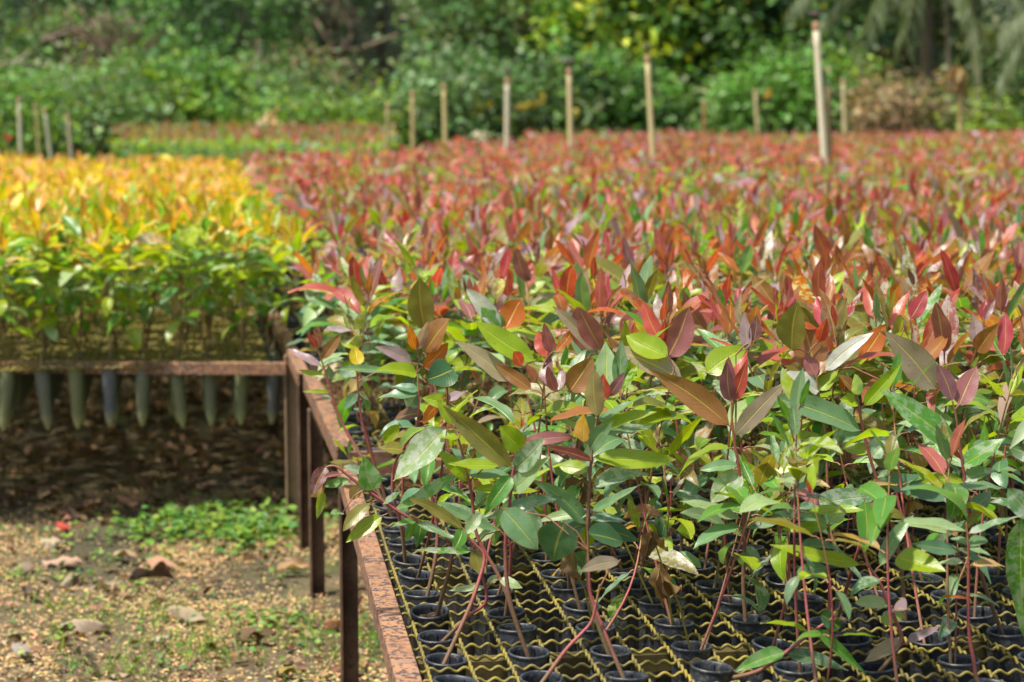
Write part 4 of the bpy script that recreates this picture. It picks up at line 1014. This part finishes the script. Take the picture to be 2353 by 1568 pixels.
def tree(label, px, D, base_z, top_z, cz, rad, cols, n_cl=60, per=60, leaf=.10, trunk_r=.07, lean=0, name='tree', sig=.17, bark=(.12, .095, .06), cat='tree', group='trees behind the benches', aspect=.5):
    x = (px - CX) / FPX * D
    z0 = max(0, hill_h(x, D)) - .1 if D > 24 else 0
    root = thing(name, label, cat, (x, D, z0), group)
    mb = MB(); cc = np.array([x + lean, D, cz]); base = np.array([x, D, z0])
    tr = [base, base * .6 + cc * .4 + np.array([.05, 0, 0]), cc + [0, 0, rad[2] * .3]]
    mb.tube(np.array([np.array(tr[0]) * (1 - q) ** 2 + 2 * q * (1 - q) * np.array(tr[1]) + q * q * np.array(tr[2]) for q in np.linspace(0, 1, 9)]), np.linspace(trunk_r, trunk_r * .4, 9), 8, tuple(bark) + (1,))
    for k in range(8):
        q = rng.uniform(.35, .9); a = base * (1 - q) + cc * q; e = cc + rng.uniform(-.8, .8, 3) * rad
        mb.tube([a, (a + e) / 2 + [0, 0, .1], e], [trunk_r * .4, trunk_r * .25, trunk_r * .1], 5, tuple(bark) + (1,))
    part(root, mb, 'trunk', M_BARK)
    mb = MB(); crown(mb, cc, rad, n_cl, per, cols, leaf, sig, aspect); part(root, mb, 'crown', M_TREE)
    return root

# (label, px, D, centre z, radii, palette, clusters, per, leaf)
TREES = [
 ('dark leafy tree at the far left with vine-covered crown', 90, 27, 2.9, (1.6, 1.0, 1.0), ['mid', 'deep', 'blue', 'mid'], 90, 60, .09),
 ('broad blue-green vine-draped tree left of the bare branches', 560, 26, 2.35, (1.35, .9, 1.15), ['blue', 'mid', 'blue', 'bright', 'deep'], 130, 70, .09),
 ('dark tree overhanging the black gap', 880, 28, 4.1, (1.3, 1.0, 1.3), ['deep', 'deep', 'mid', 'mid'], 90, 55, .09),
 ('added unseen canopy casting shade into the black gap', 870, 26.6, 4.0, (1.5, 1.0, .9), ['deep', 'mid', 'deep'], 110, 60, .10),  # extra crown above the frame, added to cast shadow on the gap
 ('grey-green tree right of the black gap', 1100, 25, 2.15, (.8, .8, 1.0), ['blue', 'grey', 'mid', 'olive'], 90, 70, .10),
 ('tall olive-green tree behind the centre posts', 1260, 25.5, 2.4, (.95, .8, 1.3), ['mid', 'olive', 'lime', 'mid'], 100, 70, .11),
 ('bright yellow-green tree behind the middle sprinkler post', 1450, 24, 2.1, (.85, .7, 1.15), ['lime', 'bright', 'mid', 'yel', 'bright'], 105, 70, .13),
 ('round-leaved tree with yellow patches left of the tall white post', 1660, 24.2, 2.3, (.95, .8, 1.2), ['bright', 'mid', 'blue', 'yel', 'mid', 'deep'], 120, 70, .14),
 ('shaded tree behind the tall white post', 1850, 26, 2.4, (.9, .8, 1.2), ['mid', 'grey', 'deep', 'blue'], 90, 60, .12),
 ('dark olive tree under the palm fronds', 2030, 28, 3.1, (1.2, .8, 1.5), ['olive', 'deep', 'mid', 'deep'], 110, 60, .12),
 ('dim tree between the slender trunks at the right', 2190, 29, 2.3, (.9, .8, 1.5), ['deep', 'mid', 'olive'], 60, 45, .10),
 ('leafy tree at the far right edge', 2345, 27, 1.6, (.8, .8, 1.2), ['mid', 'olive', 'deep'], 80, 60, .10)]
for l, px, D, cz, rad, cols, ncl, per, lf in TREES:
    tree(l, px, D, 0, 0, cz, rad, cols, int(ncl * 1.15), per, lf, trunk_r=.045, sig=.21)
SHRUBS = [
 ('lime green shrub at the left edge behind the pale posts', 15, 18.5, .95, (.45, .4, .42), ['lime', 'bright', 'mid'], 42, 60, .07),
 ('soft green shrub behind the leftmost posts', 170, 20, .95, (.75, .5, .48), ['bright', 'mid', 'grey', 'olive'], 60, 60, .08),
 ('mixed green shrub behind the far seedling block', 400, 22.5, 1.15, (.9, .5, .5), ['bright', 'mid', 'lime', 'blue'], 85, 65, .09),
 ('bushy green shrub right of the bare stake behind the far block', 500, 23, .95, (.8, .5, .42), ['bright', 'mid', 'blue'], 60, 60, .09),
 ('low bright green bush behind the pink far seedlings', 755, 21.5, .82, (.85, .4, .30), ['bright', 'lime', 'mid'], 70, 60, .08),
 ('arching grey-green bush left of the yellowish posts', 905, 22, .80, (.55, .4, .34), ['grey', 'mid', 'olive'], 50, 60, .08),
 ('green shrub mass between the yellowish posts', 1050, 21.8, 1.0, (.7, .5, .55), ['mid', 'blue', 'grey'], 75, 60, .09),
 ('shrub with scattered yellow flowers left of centre', 1235, 22.3, .95, (.6, .4, .5), ['mid', 'olive', 'mid', 'deep'], 60, 60, .09),
 ('dense shrub at the foot of the yellow-green tree', 1410, 22.5, 1.0, (.7, .4, .6), ['mid', 'bright', 'deep'], 75, 60, .10),
 ('low dark shrub behind the rust-brown post', 1600, 22.8, .8, (.7, .4, .45), ['deep', 'mid', 'olive'], 55, 60, .09),
 ('fresh green shrub around the small cream posts', 1800, 22, 1.05, (.65, .4, .6), ['bright', 'bright', 'mid'], 80, 60, .09),
 ('green shrub left of the dry brown bush', 1915, 22.4, 1.1, (.5, .4, .62), ['bright', 'mid', 'lime'], 55, 60, .09),
 ('dry brown bush at the right behind the red rows', 2055, 21.6, .88, (.42, .4, .42), ['dry', 'drylight', 'olive', 'drylight'], 50, 70, .07),
 ('yellowish shrub at the foot of the slender trunks', 2250, 21.5, .72, (.45, .4, .35), ['lime', 'mid', 'olive'], 45, 55, .09),
 ('dark shrub in the right corner behind the red rows', 2350, 22, .9, (.5, .4, .6), ['mid', 'deep', 'olive'], 45, 60, .10),
 ('dark green shrub at the top left under the tangled branches', 190, 25.5, 1.75, (1.0, .6, .45), ['mid', 'deep', 'olive', 'bright'], 60, 60, .08),
 ('dusty vine-covered shrub below the blue-green tree', 640, 24.6, 1.2, (.85, .6, .55), ['olive', 'blue', 'mid', 'dry'], 70, 60, .08)]
for l, px, D, cz, rad, cols, ncl, per, lf in SHRUBS:
    tree(l, px, D, 0, 0, cz, rad, cols, int(ncl * 1.2), per, lf, trunk_r=.03, name='shrub', cat='shrub', group='shrubs along the far end of the benches', sig=.2)

# yellow flowers
def sprinkle(name, label, cat, pts, D, col, size, n=12, stem=True):
    root = thing(name, label, cat, tuple(at_y(pts[0][0], pts[0][1], D) * [1, 1, 0]))
    mb = MB(); P = []
    for x, y in pts:
        c = at_y(x, y, D); P = c + rng.normal(0, size * .5, (n, 3)); mb = MB()
        leaves(mb, P, rng.normal(0, 1, P.shape), rng.normal(0, .6, P.shape) + [0, -.6, 1], size, size * .7, .3, .2, jit(np.tile(col, (len(P), 1)), .25), jit(np.tile(col, (len(P), 1)), .25), .1, 4, 2)
        part(root, mb, 'blossom', M_HERB)
    if stem:
        mb = MB()
        for x, y in pts:
            c = at_y(x, y, D); mb.tube([np.array([c[0], c[1] + .05, .0]), np.array([c[0], c[1] + .03, c[2] * .6]), c], .006, 5, (.10, .10, .04, 1))
        part(root, mb, 'stems', M_BARK)
sprinkle('flowering_bush', 'loose stems with orange-yellow blossoms left of the centre posts', 'flowering bush', [(1243, 226), (1228, 238), (1212, 244), (1193, 250), (1096, 250), (1088, 262), (1124, 243), (1160, 276), (1320, 258)], 21.4, (.48, .36, .04), .045)
sprinkle('flowering_bush', 'small orange blossoms beside the small cream post', 'flowering bush', [(1766, 214), (1764, 222)], 20.5, (.5, .33, .05), .035)

# dead branches
def branch_tangle(name, label, cat, spec, D, r, col, parent_z=None):
    p0 = at_y(*spec[0][0], D); root = thing(name, label, cat, (p0[0], p0[1], 0))
    mb = MB()
    for line in spec:
        a = np.array([at_y(x, y, D + rng.normal(0, .15)) for x, y in line]); tt = np.linspace(0, 1, len(a)); q = np.linspace(0, 1, 14)
        a = np.stack([np.interp(q, tt, a[:, i]) for i in range(3)], 1)
        for _ in range(2): a[1:-1] = a[1:-1] * .5 + (a[:-2] + a[2:]) * .25
        mb.tube(a, np.linspace(r, r * .45, 14), 6, jit(np.array(col), .15).tolist() + [1])
    part(root, mb, 'branches', M_BARK); return root
branch_tangle('dead_tree', 'bare grey curving branches beside the black gap', 'dead tree', [
 [(822, 330), (800, 215), (768, 120), (740, 70), (705, 15), (690, -60)], [(768, 122), (800, 110), (812, 75), (800, 40), (775, 15), (760, -40)], [(800, 118), (850, 105), (890, 88), (915, 80)],
 [(745, 80), (725, 55), (700, 40)], [(780, 150), (765, 100), (745, 40), (720, -10)]], 25.2, .035, (.22, .16, .11))
def rand_lines(x0, x1, y0, y1, n, ln=90, ang=None):
    out = []
    for _ in range(n):
        x, y = rng.uniform(x0, x1), rng.uniform(y0, y1); a = rng.uniform(0, 6.28) if ang is None else rng.normal(ang, .5)
        l = [(x, y)]
        for k in range(4): a += rng.normal(0, .35); x += math.cos(a) * ln / 4; y += math.sin(a) * ln / 4; l.append((x, y))
        out.append(l)
    return out
branch_tangle('dead_brush', 'brown tangle of dead twigs across the upper left', 'dead brush', rand_lines(150, 320, 60, 150, 70, 110, .5) + rand_lines(160, 330, 50, 160, 70, 80), 24.2, .013, (.20, .145, .10))
branch_tangle('dead_brush', 'grey-brown hanging creepers over the dark trunk near the gap', 'dead brush', rand_lines(690, 790, -40, 130, 45, 120, 1.3), 25.3, .014, (.13, .10, .07))
branch_tangle('dead_brush', 'thin leafless stems behind the far seedling block', 'dead brush', rand_lines(520, 600, 130, 240, 34, 110, 1.5), 23.6, .011, (.17, .13, .08))
branch_tangle('dead_brush', 'dead twigs inside the dry bush at the right', 'dead brush', rand_lines(1985, 2105, 200, 290, 70, 70, 1.2), 21.2, .006, (.30, .21, .13))
branch_tangle('fallen_branch', 'pale fallen branch at the left edge of the hillside', 'branch', [[(-60, 152), (0, 150), (40, 143), (90, 150), (140, 160)], [(40, 143), (70, 120)], [(95, 95), (160, 72), (225, 45)]], 24.5, .035, (.24, .18, .13))
branch_tangle('wooden_stake', 'thin grey upright stake left of centre in the undergrowth', 'stake', [[(588, 330), (590, 240), (592, 160), (594, 85)]], 22.6, .030, (.26, .20, .14))
branch_tangle('slender_tree', 'tall thin olive trunk right of the stake with dead leaves', 'tree', [[(2262, 400), (2255, 290), (2248, 180), (2238, 80), (2232, -120)]], 23.5, .075, (.13, .13, .06))
branch_tangle('slender_tree', 'greyish thin trunk just right of the dry brown bush', 'tree', [[(2135, 400), (2133, 300), (2122, 210), (2114, 130)]], 23, .05, (.15, .15, .09))
branch_tangle('slender_tree', 'thin brown trunk under the palm at the upper right', 'tree', [[(2190, 330), (2180, 150), (2176, 40), (2170, -120)]], 25, .04, (.12, .10, .06))
# palm
def palm(label, px, D, z, tips, trunk=True):
    x = (px - CX) / FPX * D; root = thing('palm_tree', label, 'palm', (x, D, 0), 'palms at the right')
    c = np.array([x, D, z]); mb = MB()
    mb.tube([np.array([x + .1, D, -.1]), np.array([x + .05, D, z * .5]), c], [.11, .09, .08], 10, (.12, .10, .06, 1)); part(root, mb, 'trunk', M_BARK)
    for (dx, dy, dz, sag) in tips:
        mb = MB(); e = np.array([dx, dy, dz]); pts = np.array([c + e * q + np.array([0, 0, sag * 4 * q * (1 - q)]) for q in np.linspace(0, 1, 16)])
        mb.tube(pts, np.linspace(.018, .004, 16), 5, (.16, .19, .06, 1))
        T = np.gradient(pts, axis=0); P = []; D_ = []
        for k in range(1, 16):
            for h in range(3):
                for sd in (-1, 1):
                    q = pts[k] - T[k] * h / 3.; t_ = unit(T[k]); s_ = unit(np.cross(t_, [0, 0, 1])) * sd
                    P.append(q); D_.append(s_ * 1 + t_ * .55 + np.array([0, 0, -.75]))
        P = np.array(P); D_ = np.array(D_); n = len(P)
        leaves(mb, P, D_, np.tile([0, 0, 1.], (n, 1)) + rng.normal(0, .2, (n, 3)), rng.uniform(.28, .42, n), .03, .8, .2, jit(np.tile([.09, .13, .05], (n, 1)), .2), jit(np.tile([.13, .16, .07], (n, 1)), .2), .1, 5, 2)
        part(root, mb, 'frond', M_TREE)
palm('palm with arching fronds above the dry bush at the upper right', 2110, 22.5, 2.75, [(-1.6, -.5, -.6, .35), (-1.2, .4, -.9, .3), (-.9, -.8, -1.1, .3), (-.4, -1.0, -1.0, .25), (.5, -.7, -1.0, .3), (1.2, -.2, -.8, .35), (-1.4, 0, .2, .4), (1.0, .5, .1, .4), (.0, .9, -.3, .4)])
palm('pale-fronded palm leaning in from the right edge', 2480, 21, 2.1, [(-1.0, -.3, -.25, .2), (-.9, .1, -.75, .3), (-.7, -.3, -1.3, .3), (-.5, .4, .5, .2), (.8, 0, -.4, .3), (.4, -.9, -.5, .3)])

# far small pale blobs: dry tufts among the far rows
def tuft(label, px, py, D, col, size, n=16, name='dry_tuft', cat='dry tuft', zlow=.45):
    c = at_y(px, py, D); root = thing(name, label, cat, (c[0], c[1], 0))
    mb = MB(); P = c + rng.normal(0, size * .35, (n, 3)) * [1, .6, .9]
    leaves(mb, P, rng.normal(0, .7, (n, 3)) + [0, 0, .8], rng.normal(0, .5, (n, 3)) + [0, -1, .3], size, size * .45, .3, .2, jit(np.tile(col, (n, 1)), .15), jit(np.tile(col, (n, 1)), .15), .1, 5, 2, .02)
    part(root, mb, 'leaves', M_DRY)
    mb = MB(); mb.tube([np.array([c[0], c[1], 0]), c], .008, 5, (.2, .15, .08, 1)); part(root, mb, 'stem', M_BARK)
tuft('tan dried tuft standing above the far seedling block', 627, 278, 19.2, (.62, .42, .22), .085)
tuft('whitish dried leaves beside the tan tuft on the far block', 603, 287, 19.0, (.62, .5, .38), .06)
tuft('pale cream tuft between the centre posts at the edge of the rows', 1108, 318, 15.2, (.55, .52, .38), .06)
tuft('small red pointed flower at the left edge behind the orange tops', 17, 318, 15.5, (.42, .03, .02), .045, 6, 'red_flower', 'flower')

# ------------------------------------------------------------------ ground litter
def in_ground(n, x0=-1.75, x1=.1, y0=3.6, y1=7.2):
    return np.stack([rng.uniform(x0, x1, n), rng.uniform(y0, y1, n)], 1)
# husk chips
mb = MB(); n = 90000; q = in_ground(n, y1=6.6)
keep = np.array([noise.noise(Vector((a[0] * 3.2, a[1] * 2.2, 0))) + rng.normal(0, .2) > .0 + max(0, a[1] - 5.25) * .8 + max(0, 4.35 - a[1]) * .35 for a in q]); q = q[keep]; n = len(q)
s = rng.uniform(.0018, .0052, n); yaw = rng.uniform(0, 6.28, n); zt = rng.uniform(.001, .006, n)
base = np.array([[-1, -.6, 0], [1, -.5, .1], [.8, .6, 0], [-.9, .5, .25], [-.6, -.3, .7], [.6, -.2, .6], [.5, .3, .55], [-.5, .3, .8]])
V = base[None] * s[:, None, None] * rng.uniform(.6, 1.4, (n, 8, 3)); cy, sy = np.cos(yaw)[:, None], np.sin(yaw)[:, None]
V = np.stack([V[..., 0] * cy - V[..., 1] * sy + q[:, 0:1], V[..., 0] * sy + V[..., 1] * cy + q[:, 1:2], V[..., 2] * .55 + zt[:, None] - .001], -1)
Fb = np.array([[0, 1, 5, 4], [1, 2, 6, 5], [2, 3, 7, 6], [3, 0, 4, 7], [4, 5, 6, 7]])
Fq = (Fb[None] + (np.arange(n) * 8)[:, None, None]).reshape(-1, 4)
cc = jit(np.tile([.50, .34, .16], (n, 1)), .45); cc = np.concatenate([np.repeat(cc, 8, 0), np.ones((n * 8, 1))], 1)
mb.add(V.reshape(-1, 3), Fq, cc)
tag(mb.build('husk_chips', M_CHIP, smooth=False), 'tan husk chips scattered over the soil', 'husk chips', kind='stuff')

def herb_patch(name, label, centers, n, size, cols, hmax=.05, roundy=True):
    mb = MB(); P = []
    for (px, py, sx, sy, w) in centers:
        c = at_z(px, py, 0); m = int(n * w)
        x = c[0] + rng.normal(0, sx, m); y = c[1] + rng.normal(0, sy, m); P.append(np.stack([x, y, rng.uniform(.006, hmax, m)], 1))
    P = np.concatenate(P); m = len(P)
    az = rng.uniform(0, 6.28, m); D_ = np.stack([np.cos(az), np.sin(az), rng.uniform(-.1, .5, m)], 1)
    c = np.array([cols[i] for i in rng.integers(0, len(cols), m)])
    sz = size * rng.uniform(.5, 1.3, m)
    leaves(mb, P, D_, np.tile([0, 0, 1.], (m, 1)) + rng.normal(0, .35, (m, 3)), sz, sz * (.85 if roundy else .3), .4, .2, jit(c, .25), jit(c, .25), .2, 6, 4, 0, np.full(m, .45))
    for p in P[::3]: mb.tube([[p[0], p[1], 0], p], .0007, 3, (.15, .2, .05, 1))
    tag(mb.build(name, M_HERB), label, 'weeds', kind='stuff')
GR = [(.12, .25, .04), (.18, .32, .06), (.10, .22, .06), (.24, .34, .05), (.08, .2, .05)]
herb_patch('ground_cover', 'patch of small round-leaved creeping weeds in front of the left bench', [(380, 1235, .09, .11, .5), (470, 1215, .10, .10, .9), (545, 1220, .10, .10, 1.0), (640, 1230, .07, .08, .5), (310, 1235, .06, .05, .25), (560, 1265, .05, .05, .3), (500, 1190, .1, .06, .3)], 210, .026, GR)
herb_patch('ground_cover', 'sprigs of weeds dotted over the foreground soil', [(20, 1335, .05, .03, .5), (95, 1335, .03, .02, .2), (190, 1335, .03, .02, .3), (330, 1360, .03, .02, .2), (580, 1430, .07, .05, 1.1), (640, 1450, .06, .05, .6), (330, 1550, .05, .04, .3), (130, 1470, .03, .04, .3), (665, 1320, .04, .06, .4), (400, 1480, .12, .08, .5), (250, 1290, .25, .05, .7), (690, 1230, .05, .15, .6), (120, 1240, .12, .06, .4), (600, 1500, .15, .1, .6), (150, 1540, .1, .05, .4), (300, 1400, .25, .12, .8), (380, 1140, .05, .08, .2), (150, 1190, .1, .1, .2), (750, 1500, .05, .15, .5), (860, 1500, .03, .15, .5)], 90, .014, GR, .03)
# grass blades
mb = MB(); P = []
for (px, py, sx, sy, m) in [(420, 1500, .06, .04, 70), (230, 1440, .03, .03, 30), (540, 1520, .06, .04, 30), (330, 1430, .05, .03, 30), (150, 1400, .05, .05, 20), (700, 1480, .03, .06, 40), (780, 1520, .02, .03, 30), (860, 1470, .03, .1, 60), (500, 1450, .2, .08, 40), (250, 1530, .15, .05, 25), (270, 1560, .05, .02, 30), (640, 1350, .1, .05, 15)]:
    c = at_z(px, py, 0); P.append(np.stack([c[0] + rng.normal(0, sx, m), c[1] + rng.normal(0, sy, m), np.zeros(m)], 1))
P = np.concatenate(P); m = len(P)
leaves(mb, P, rng.normal(0, .45, (m, 3)) * [1, 1, 0] + [0, 0, 1], rng.normal(0, 1, (m, 3)), rng.uniform(.03, .085, m), .0028, .7, .1, jit(np.tile([.16, .28, .04], (m, 1)), .3), jit(np.tile([.2, .3, .05], (m, 1)), .3), .1, 6, 2)
tag(mb.build('grass', M_HERB), 'thin tufts of grass in the bare soil at lower left', 'grass', kind='stuff')
# small litter mass
mb = MB(); n = 3200; q = in_ground(n, x0=-2.3, y1=9.8); P = np.stack([q[:, 0], q[:, 1], rng.uniform(.004, .014, n)], 1)
az = rng.uniform(0, 6.28, n); c = np.array([[(.17, .10, .06), (.28, .18, .10), (.10, .06, .04), (.34, .22, .15)][i] for i in rng.integers(0, 4, n)])
sz = rng.uniform(.012, .04, n) * np.where(q[:, 1] > 5.4, 1.9, 1.0)
leaves(mb, P, np.stack([np.cos(az), np.sin(az), rng.uniform(-.1, .4, n)], 1), np.tile([0, 0, 1.], (n, 1)) + rng.normal(0, .5, (n, 3)), sz, sz * .5, rng.uniform(-1, 1.6, n), rng.uniform(.1, .8, n), jit(c, .3), jit(c, .3), .1, 6, 2, .03)
tag(mb.build('leaf_litter', M_DRY), 'small dry leaf fragments covering the ground under the benches', 'leaf litter', kind='stuff')
# large fallen leaves (crop at source 0,1900 scale .595)
def g4(x, y): return (.595 * x / 1.7408, (1900 + .595 * y) / 1.7408)
FALL = [
 ('pinkish tan curled dead leaf', 985, 560, 1210, 590, 95, (.42, .24, .16), 1.4), ('beige curled dead leaf left of the pinkish one', 760, 530, 920, 520, 75, (.42, .31, .20), 1.6),
 ('pale pinkish flat dead leaf', 285, 575, 520, 575, 70, (.48, .31, .24), .6), ('grey folded dead leaf', 80, 640, 190, 570, 90, (.27, .22, .16), 1.2),
 ('long dark brown rolled leaf', 1190, 690, 840, 700, 85, (.085, .05, .04), .8), ('grey-beige leaf end joined to the dark rolled leaf', 850, 700, 630, 740, 60, (.33, .28, .21), .6),
 ('large beige crumpled leaf', 410, 990, 740, 990, 110, (.38, .29, .21), 1.1), ('cupped beige leaf with raised end', 1400, 970, 1140, 870, 120, (.38, .29, .20), 1.9),
 ('grey twisted dead leaf', 400, 735, 540, 650, 80, (.30, .25, .18), 1.2), ('light tan leaf beside the brown leg', 1860, 650, 2080, 600, 70, (.48, .33, .19), 1.0),
 ('pink dead leaf in the shade', 390, 235, 500, 280, 50, (.42, .20, .15), .6), ('small bright red fallen leaf', 395, 305, 460, 350, 45, (.48, .06, .06), .5),
 ('pale oval dead leaf', 285, 420, 380, 470, 80, (.44, .36, .26), .8), ('brown curled leaf by the weeds', 1560, 1050, 1820, 1040, 100, (.15, .09, .055), 1.4),
 ('dark twisted strip of leaf', 500, 1195, 760, 1330, 45, (.07, .05, .045), .8), ('pale thin curled strip', 740, 1330, 900, 1340, 40, (.36, .27, .19), .8),
 ('grey broken leaf near the left edge', 100, 1120, 200, 1190, 80, (.30, .27, .23), .7), ('narrow beige leaf at the left edge', 0, 1110, 140, 1080, 40, (.42, .34, .24), .5),
 ('brown narrow leaf pointing right', 1240, 800, 1460, 740, 45, (.17, .11, .065), 1.0), ('dull brown leaf under the left bench', 50, 200, 180, 80, 90, (.13, .085, .06), 1.1),
 ('standing brown leaf by the bench legs', 1910, 340, 2020, 240, 55, (.28, .19, .13), .5), ('tan leaf flat near the bench legs', 1920, 360, 2060, 370, 40, (.46, .33, .2), .5),
 ('mossy yellow fallen lump of leaf', 1840, 1310, 2000, 1290, 80, (.30, .24, .07), 1.5), ('reddish-brown leaf behind the near leg', 2170, 980, 2300, 960, 100, (.17, .06, .035), 1.0),
 ('small dark curled leaf under the weeds at left', 150, 750, 230, 790, 50, (.09, .07, .06), 1.3), ('faint grey leaf in the lower middle', 1010, 1090, 1160, 1070, 40, (.33, .33, .28), .4),
 ('pale dead leaf on the bottom edge', 600, 1390, 760, 1380, 60, (.38, .3, .24), 1.0), ('pink scrap of leaf in the shade', 680, 290, 780, 290, 35, (.30, .15, .12), .5),
 ('brown leaf standing in the dark under the left bench', 1300, 110, 1420, 60, 60, (.12, .08, .055), .8), ('tan leaf in the deep shade near the far legs', 900, 60, 1010, 20, 50, (.16, .12, .07), .7),
 ('beige leaf left of the brown leg', 1640, 580, 1760, 560, 60, (.44, .29, .2), .9), ('orange-tan chip cluster leaf near the lower centre', 1280, 660, 1380, 650, 40, (.5, .33, .17), .5)]
for l, bx, by, tx, ty, w, c, dr in FALL:
    a = at_z(*g4(bx, by + 15), .008); b = at_z(*g4(tx, ty + 15), .012 + .01 * dr); d = b - a; Lg = np.linalg.norm(d)
    # keep a believable leaf length when the picture direction is foreshortened
    if Lg > .12: d = d * (.12 / Lg); Lg = .12
    mb = MB(); W = w * .595 / 1.7408 * a[1] / FPX * 1.25
    dr_ = dr * .7; d0 = unit(d) * math.cos(dr_ / 2) + np.array([0, 0, 1]) * math.sin(dr_ / 2)
    n0 = np.array([0, 0, 1]) * math.cos(dr_ / 2) - unit(d) * math.sin(dr_ / 2) + rng.normal(0, .12, 3)
    leaves(mb, a, d0, n0, Lg * 1.15, W, dr_, rng.choice([-.9, -.7, .8]) if dr > .7 else -.5, jit(np.array(c) * 1.0, .05), jit(np.array(c) * .7, .15), .2, 16, 8, .06, .7, rng.choice([-1.1, 1.0]))
    o = mb.build('fallen_leaf', M_DRY, None, True, tuple(a * [1, 1, 0]))
    tag(o, l + (' on the ground' if len(l.split()) < 12 else ''), 'leaf', 'dead leaves lying on the ground')

# dried hanging leaves on hero stems (brown, crumpled)
for crop, D, L, lab in [('B', 2.42, (460, 640, 500, 1050, 170), 'crumpled tan dead leaf hanging between stems in the lower middle'), ('A', 2.5, (1900, 580, 1980, 850, 170), 'dry beige leaf hanging under the big green leaves'),
                        ('B', 2.46, (400, 380, 340, 690, 110), 'dark brown withered leaf above the crumpled tan one'), ('2', 2.75, (800, 1000, 760, 1250, 190), 'dark curled dead leaf behind the front stem'),
                        ('2', 2.7, (970, 1120, 900, 1220, 90), 'small beige curled dead leaf right of the front stem'), ('1', 2.9, (1560, 690, 1620, 780, 110), 'tan dry leaf scrap behind the big pale leaf')]:
    a = at_y(*cv(crop, L[0], L[1]), D); b = at_y(*cv(crop, L[2], L[3]), D + .02); mb = MB()
    W = L[4] * CR[crop][2] / 1.7408 * D / FPX; d = b - a
    for k in range(3):
        dd = unit(d + rng.normal(0, .18, 3) * np.linalg.norm(d))
        leaves(mb, a + rng.normal(0, .003, 3), dd, unit(CAM - a) + rng.normal(0, .6, 3), np.linalg.norm(d) * rng.uniform(.7, 1.05), W * .8, rng.uniform(-.6, 1.2), rng.choice([-.8, .8]), jit(PAL['tan'] * (.35 if 'dark' in lab else .75), .15), jit(PAL['brown'], .2), .3, 14, 8, .05)
    # withered stalk it hangs from
    s_ = nearest_slot(a); f_ = s_['p'] + [0, 0, -.006]
    mb.tube([f_, (f_ + a) / 2 + [.004, 0, .01], a], [.0016, .0013, .001], 5, (.14, .09, .05, .1))
    used[id(s_)] = 1
    o = mb.build('withered_leaf', M_DRY, None, True, tuple(a)); tag(o, lab, 'withered leaf', 'dead leaves caught among the seedlings')

# ------------------------------------------------------------------ world, sun, camera
w = bpy.data.worlds.new('World'); SC.world = w; w.use_nodes = True
nt = w.node_tree; bg = nt.nodes['Background']
sky = nt.nodes.new('ShaderNodeTexSky'); sky.sky_type = 'NISHITA'; sky.sun_disc = False
EL, AZ = 66, 236   # sun high, from the left and slightly behind the viewer
sky.sun_elevation = R(EL); sky.sun_rotation = R(AZ); sky.air_density = 1.2; sky.dust_density = 3.0
nt.links.new(sky.outputs[0], bg.inputs[0]); bg.inputs[1].default_value = .10
sd = bpy.data.lights.new('sun', 'SUN'); sd.energy = 3.9; sd.angle = R(3); sd.color = (1, .94, .83)
# fly resting on a leaf near the middle
fp = at_y(*cv('3', 405, 20), 2.56); fr = thing('fly', 'tiny dark fly resting on a grey-green leaf tip', 'fly', tuple(fp))
mb = MB(); mb.tube([fp + np.array([0, 0, z_]) for z_ in (-.005, -.0045, -.002, .0005, .002, .0035, .0042)], [.0002, .0013, .002, .0018, .0012, .0014, .0003], 8, (.02, .02, .022, 1))
for a_ in (-1, 1):
    for z_ in (-.002, 0, .0015): mb.tube([fp + [0, 0, z_], fp + [a_ * .003, -.001, z_ + .001], fp + [a_ * .0045, .0015, z_]], .0002, 3, (.02, .02, .02, 1))
part(fr, mb, 'body', M_CROSS)
for a_ in (-1, 1):
    mb = MB(); leaves(mb, fp + [0, -.0018, .001], [a_ * .5, -.1, -1], [0, -1, 0], .006, .0024, .1, .05, (.12, .12, .12), (.12, .12, .12), .1, 6, 2, 0, .9, 0.); part(fr, mb, 'wing', M_CHIP)
so = bpy.data.objects.new('sun', sd); COL.objects.link(so)
dirv = Vector((math.sin(R(AZ)) * math.cos(R(EL)), math.cos(R(AZ)) * math.cos(R(EL)), math.sin(R(EL))))
so.rotation_euler = dirv.to_track_quat('Z', 'Y').to_euler(); so.location = (0, 0, 20)

cd = bpy.data.cameras.new('camera'); cam = bpy.data.objects.new('camera', cd); COL.objects.link(cam); SC.camera = cam
cam.location = (0, 0, CAMH); cam.rotation_euler = (math.pi / 2 - TH, 0, 0)
cd.sensor_width = 36; cd.lens = 36 * FPX / IMW; cd.clip_end = 500; cd.clip_start = .05
cd.dof.use_dof = True; cd.dof.focus_distance = 2.8; cd.dof.aperture_fstop = cd.lens / 1000 / .0125
SC.view_settings.view_transform = 'Standard'; SC.view_settings.look = 'None'; SC.view_settings.exposure = 0.95; SC.view_settings.gamma = 1
SC.cycles.max_bounces = 8; SC.cycles.transmission_bounces = 4
print('INDIVIDUALS', n_ind, 'far', len(spotsR), len(spotsY))
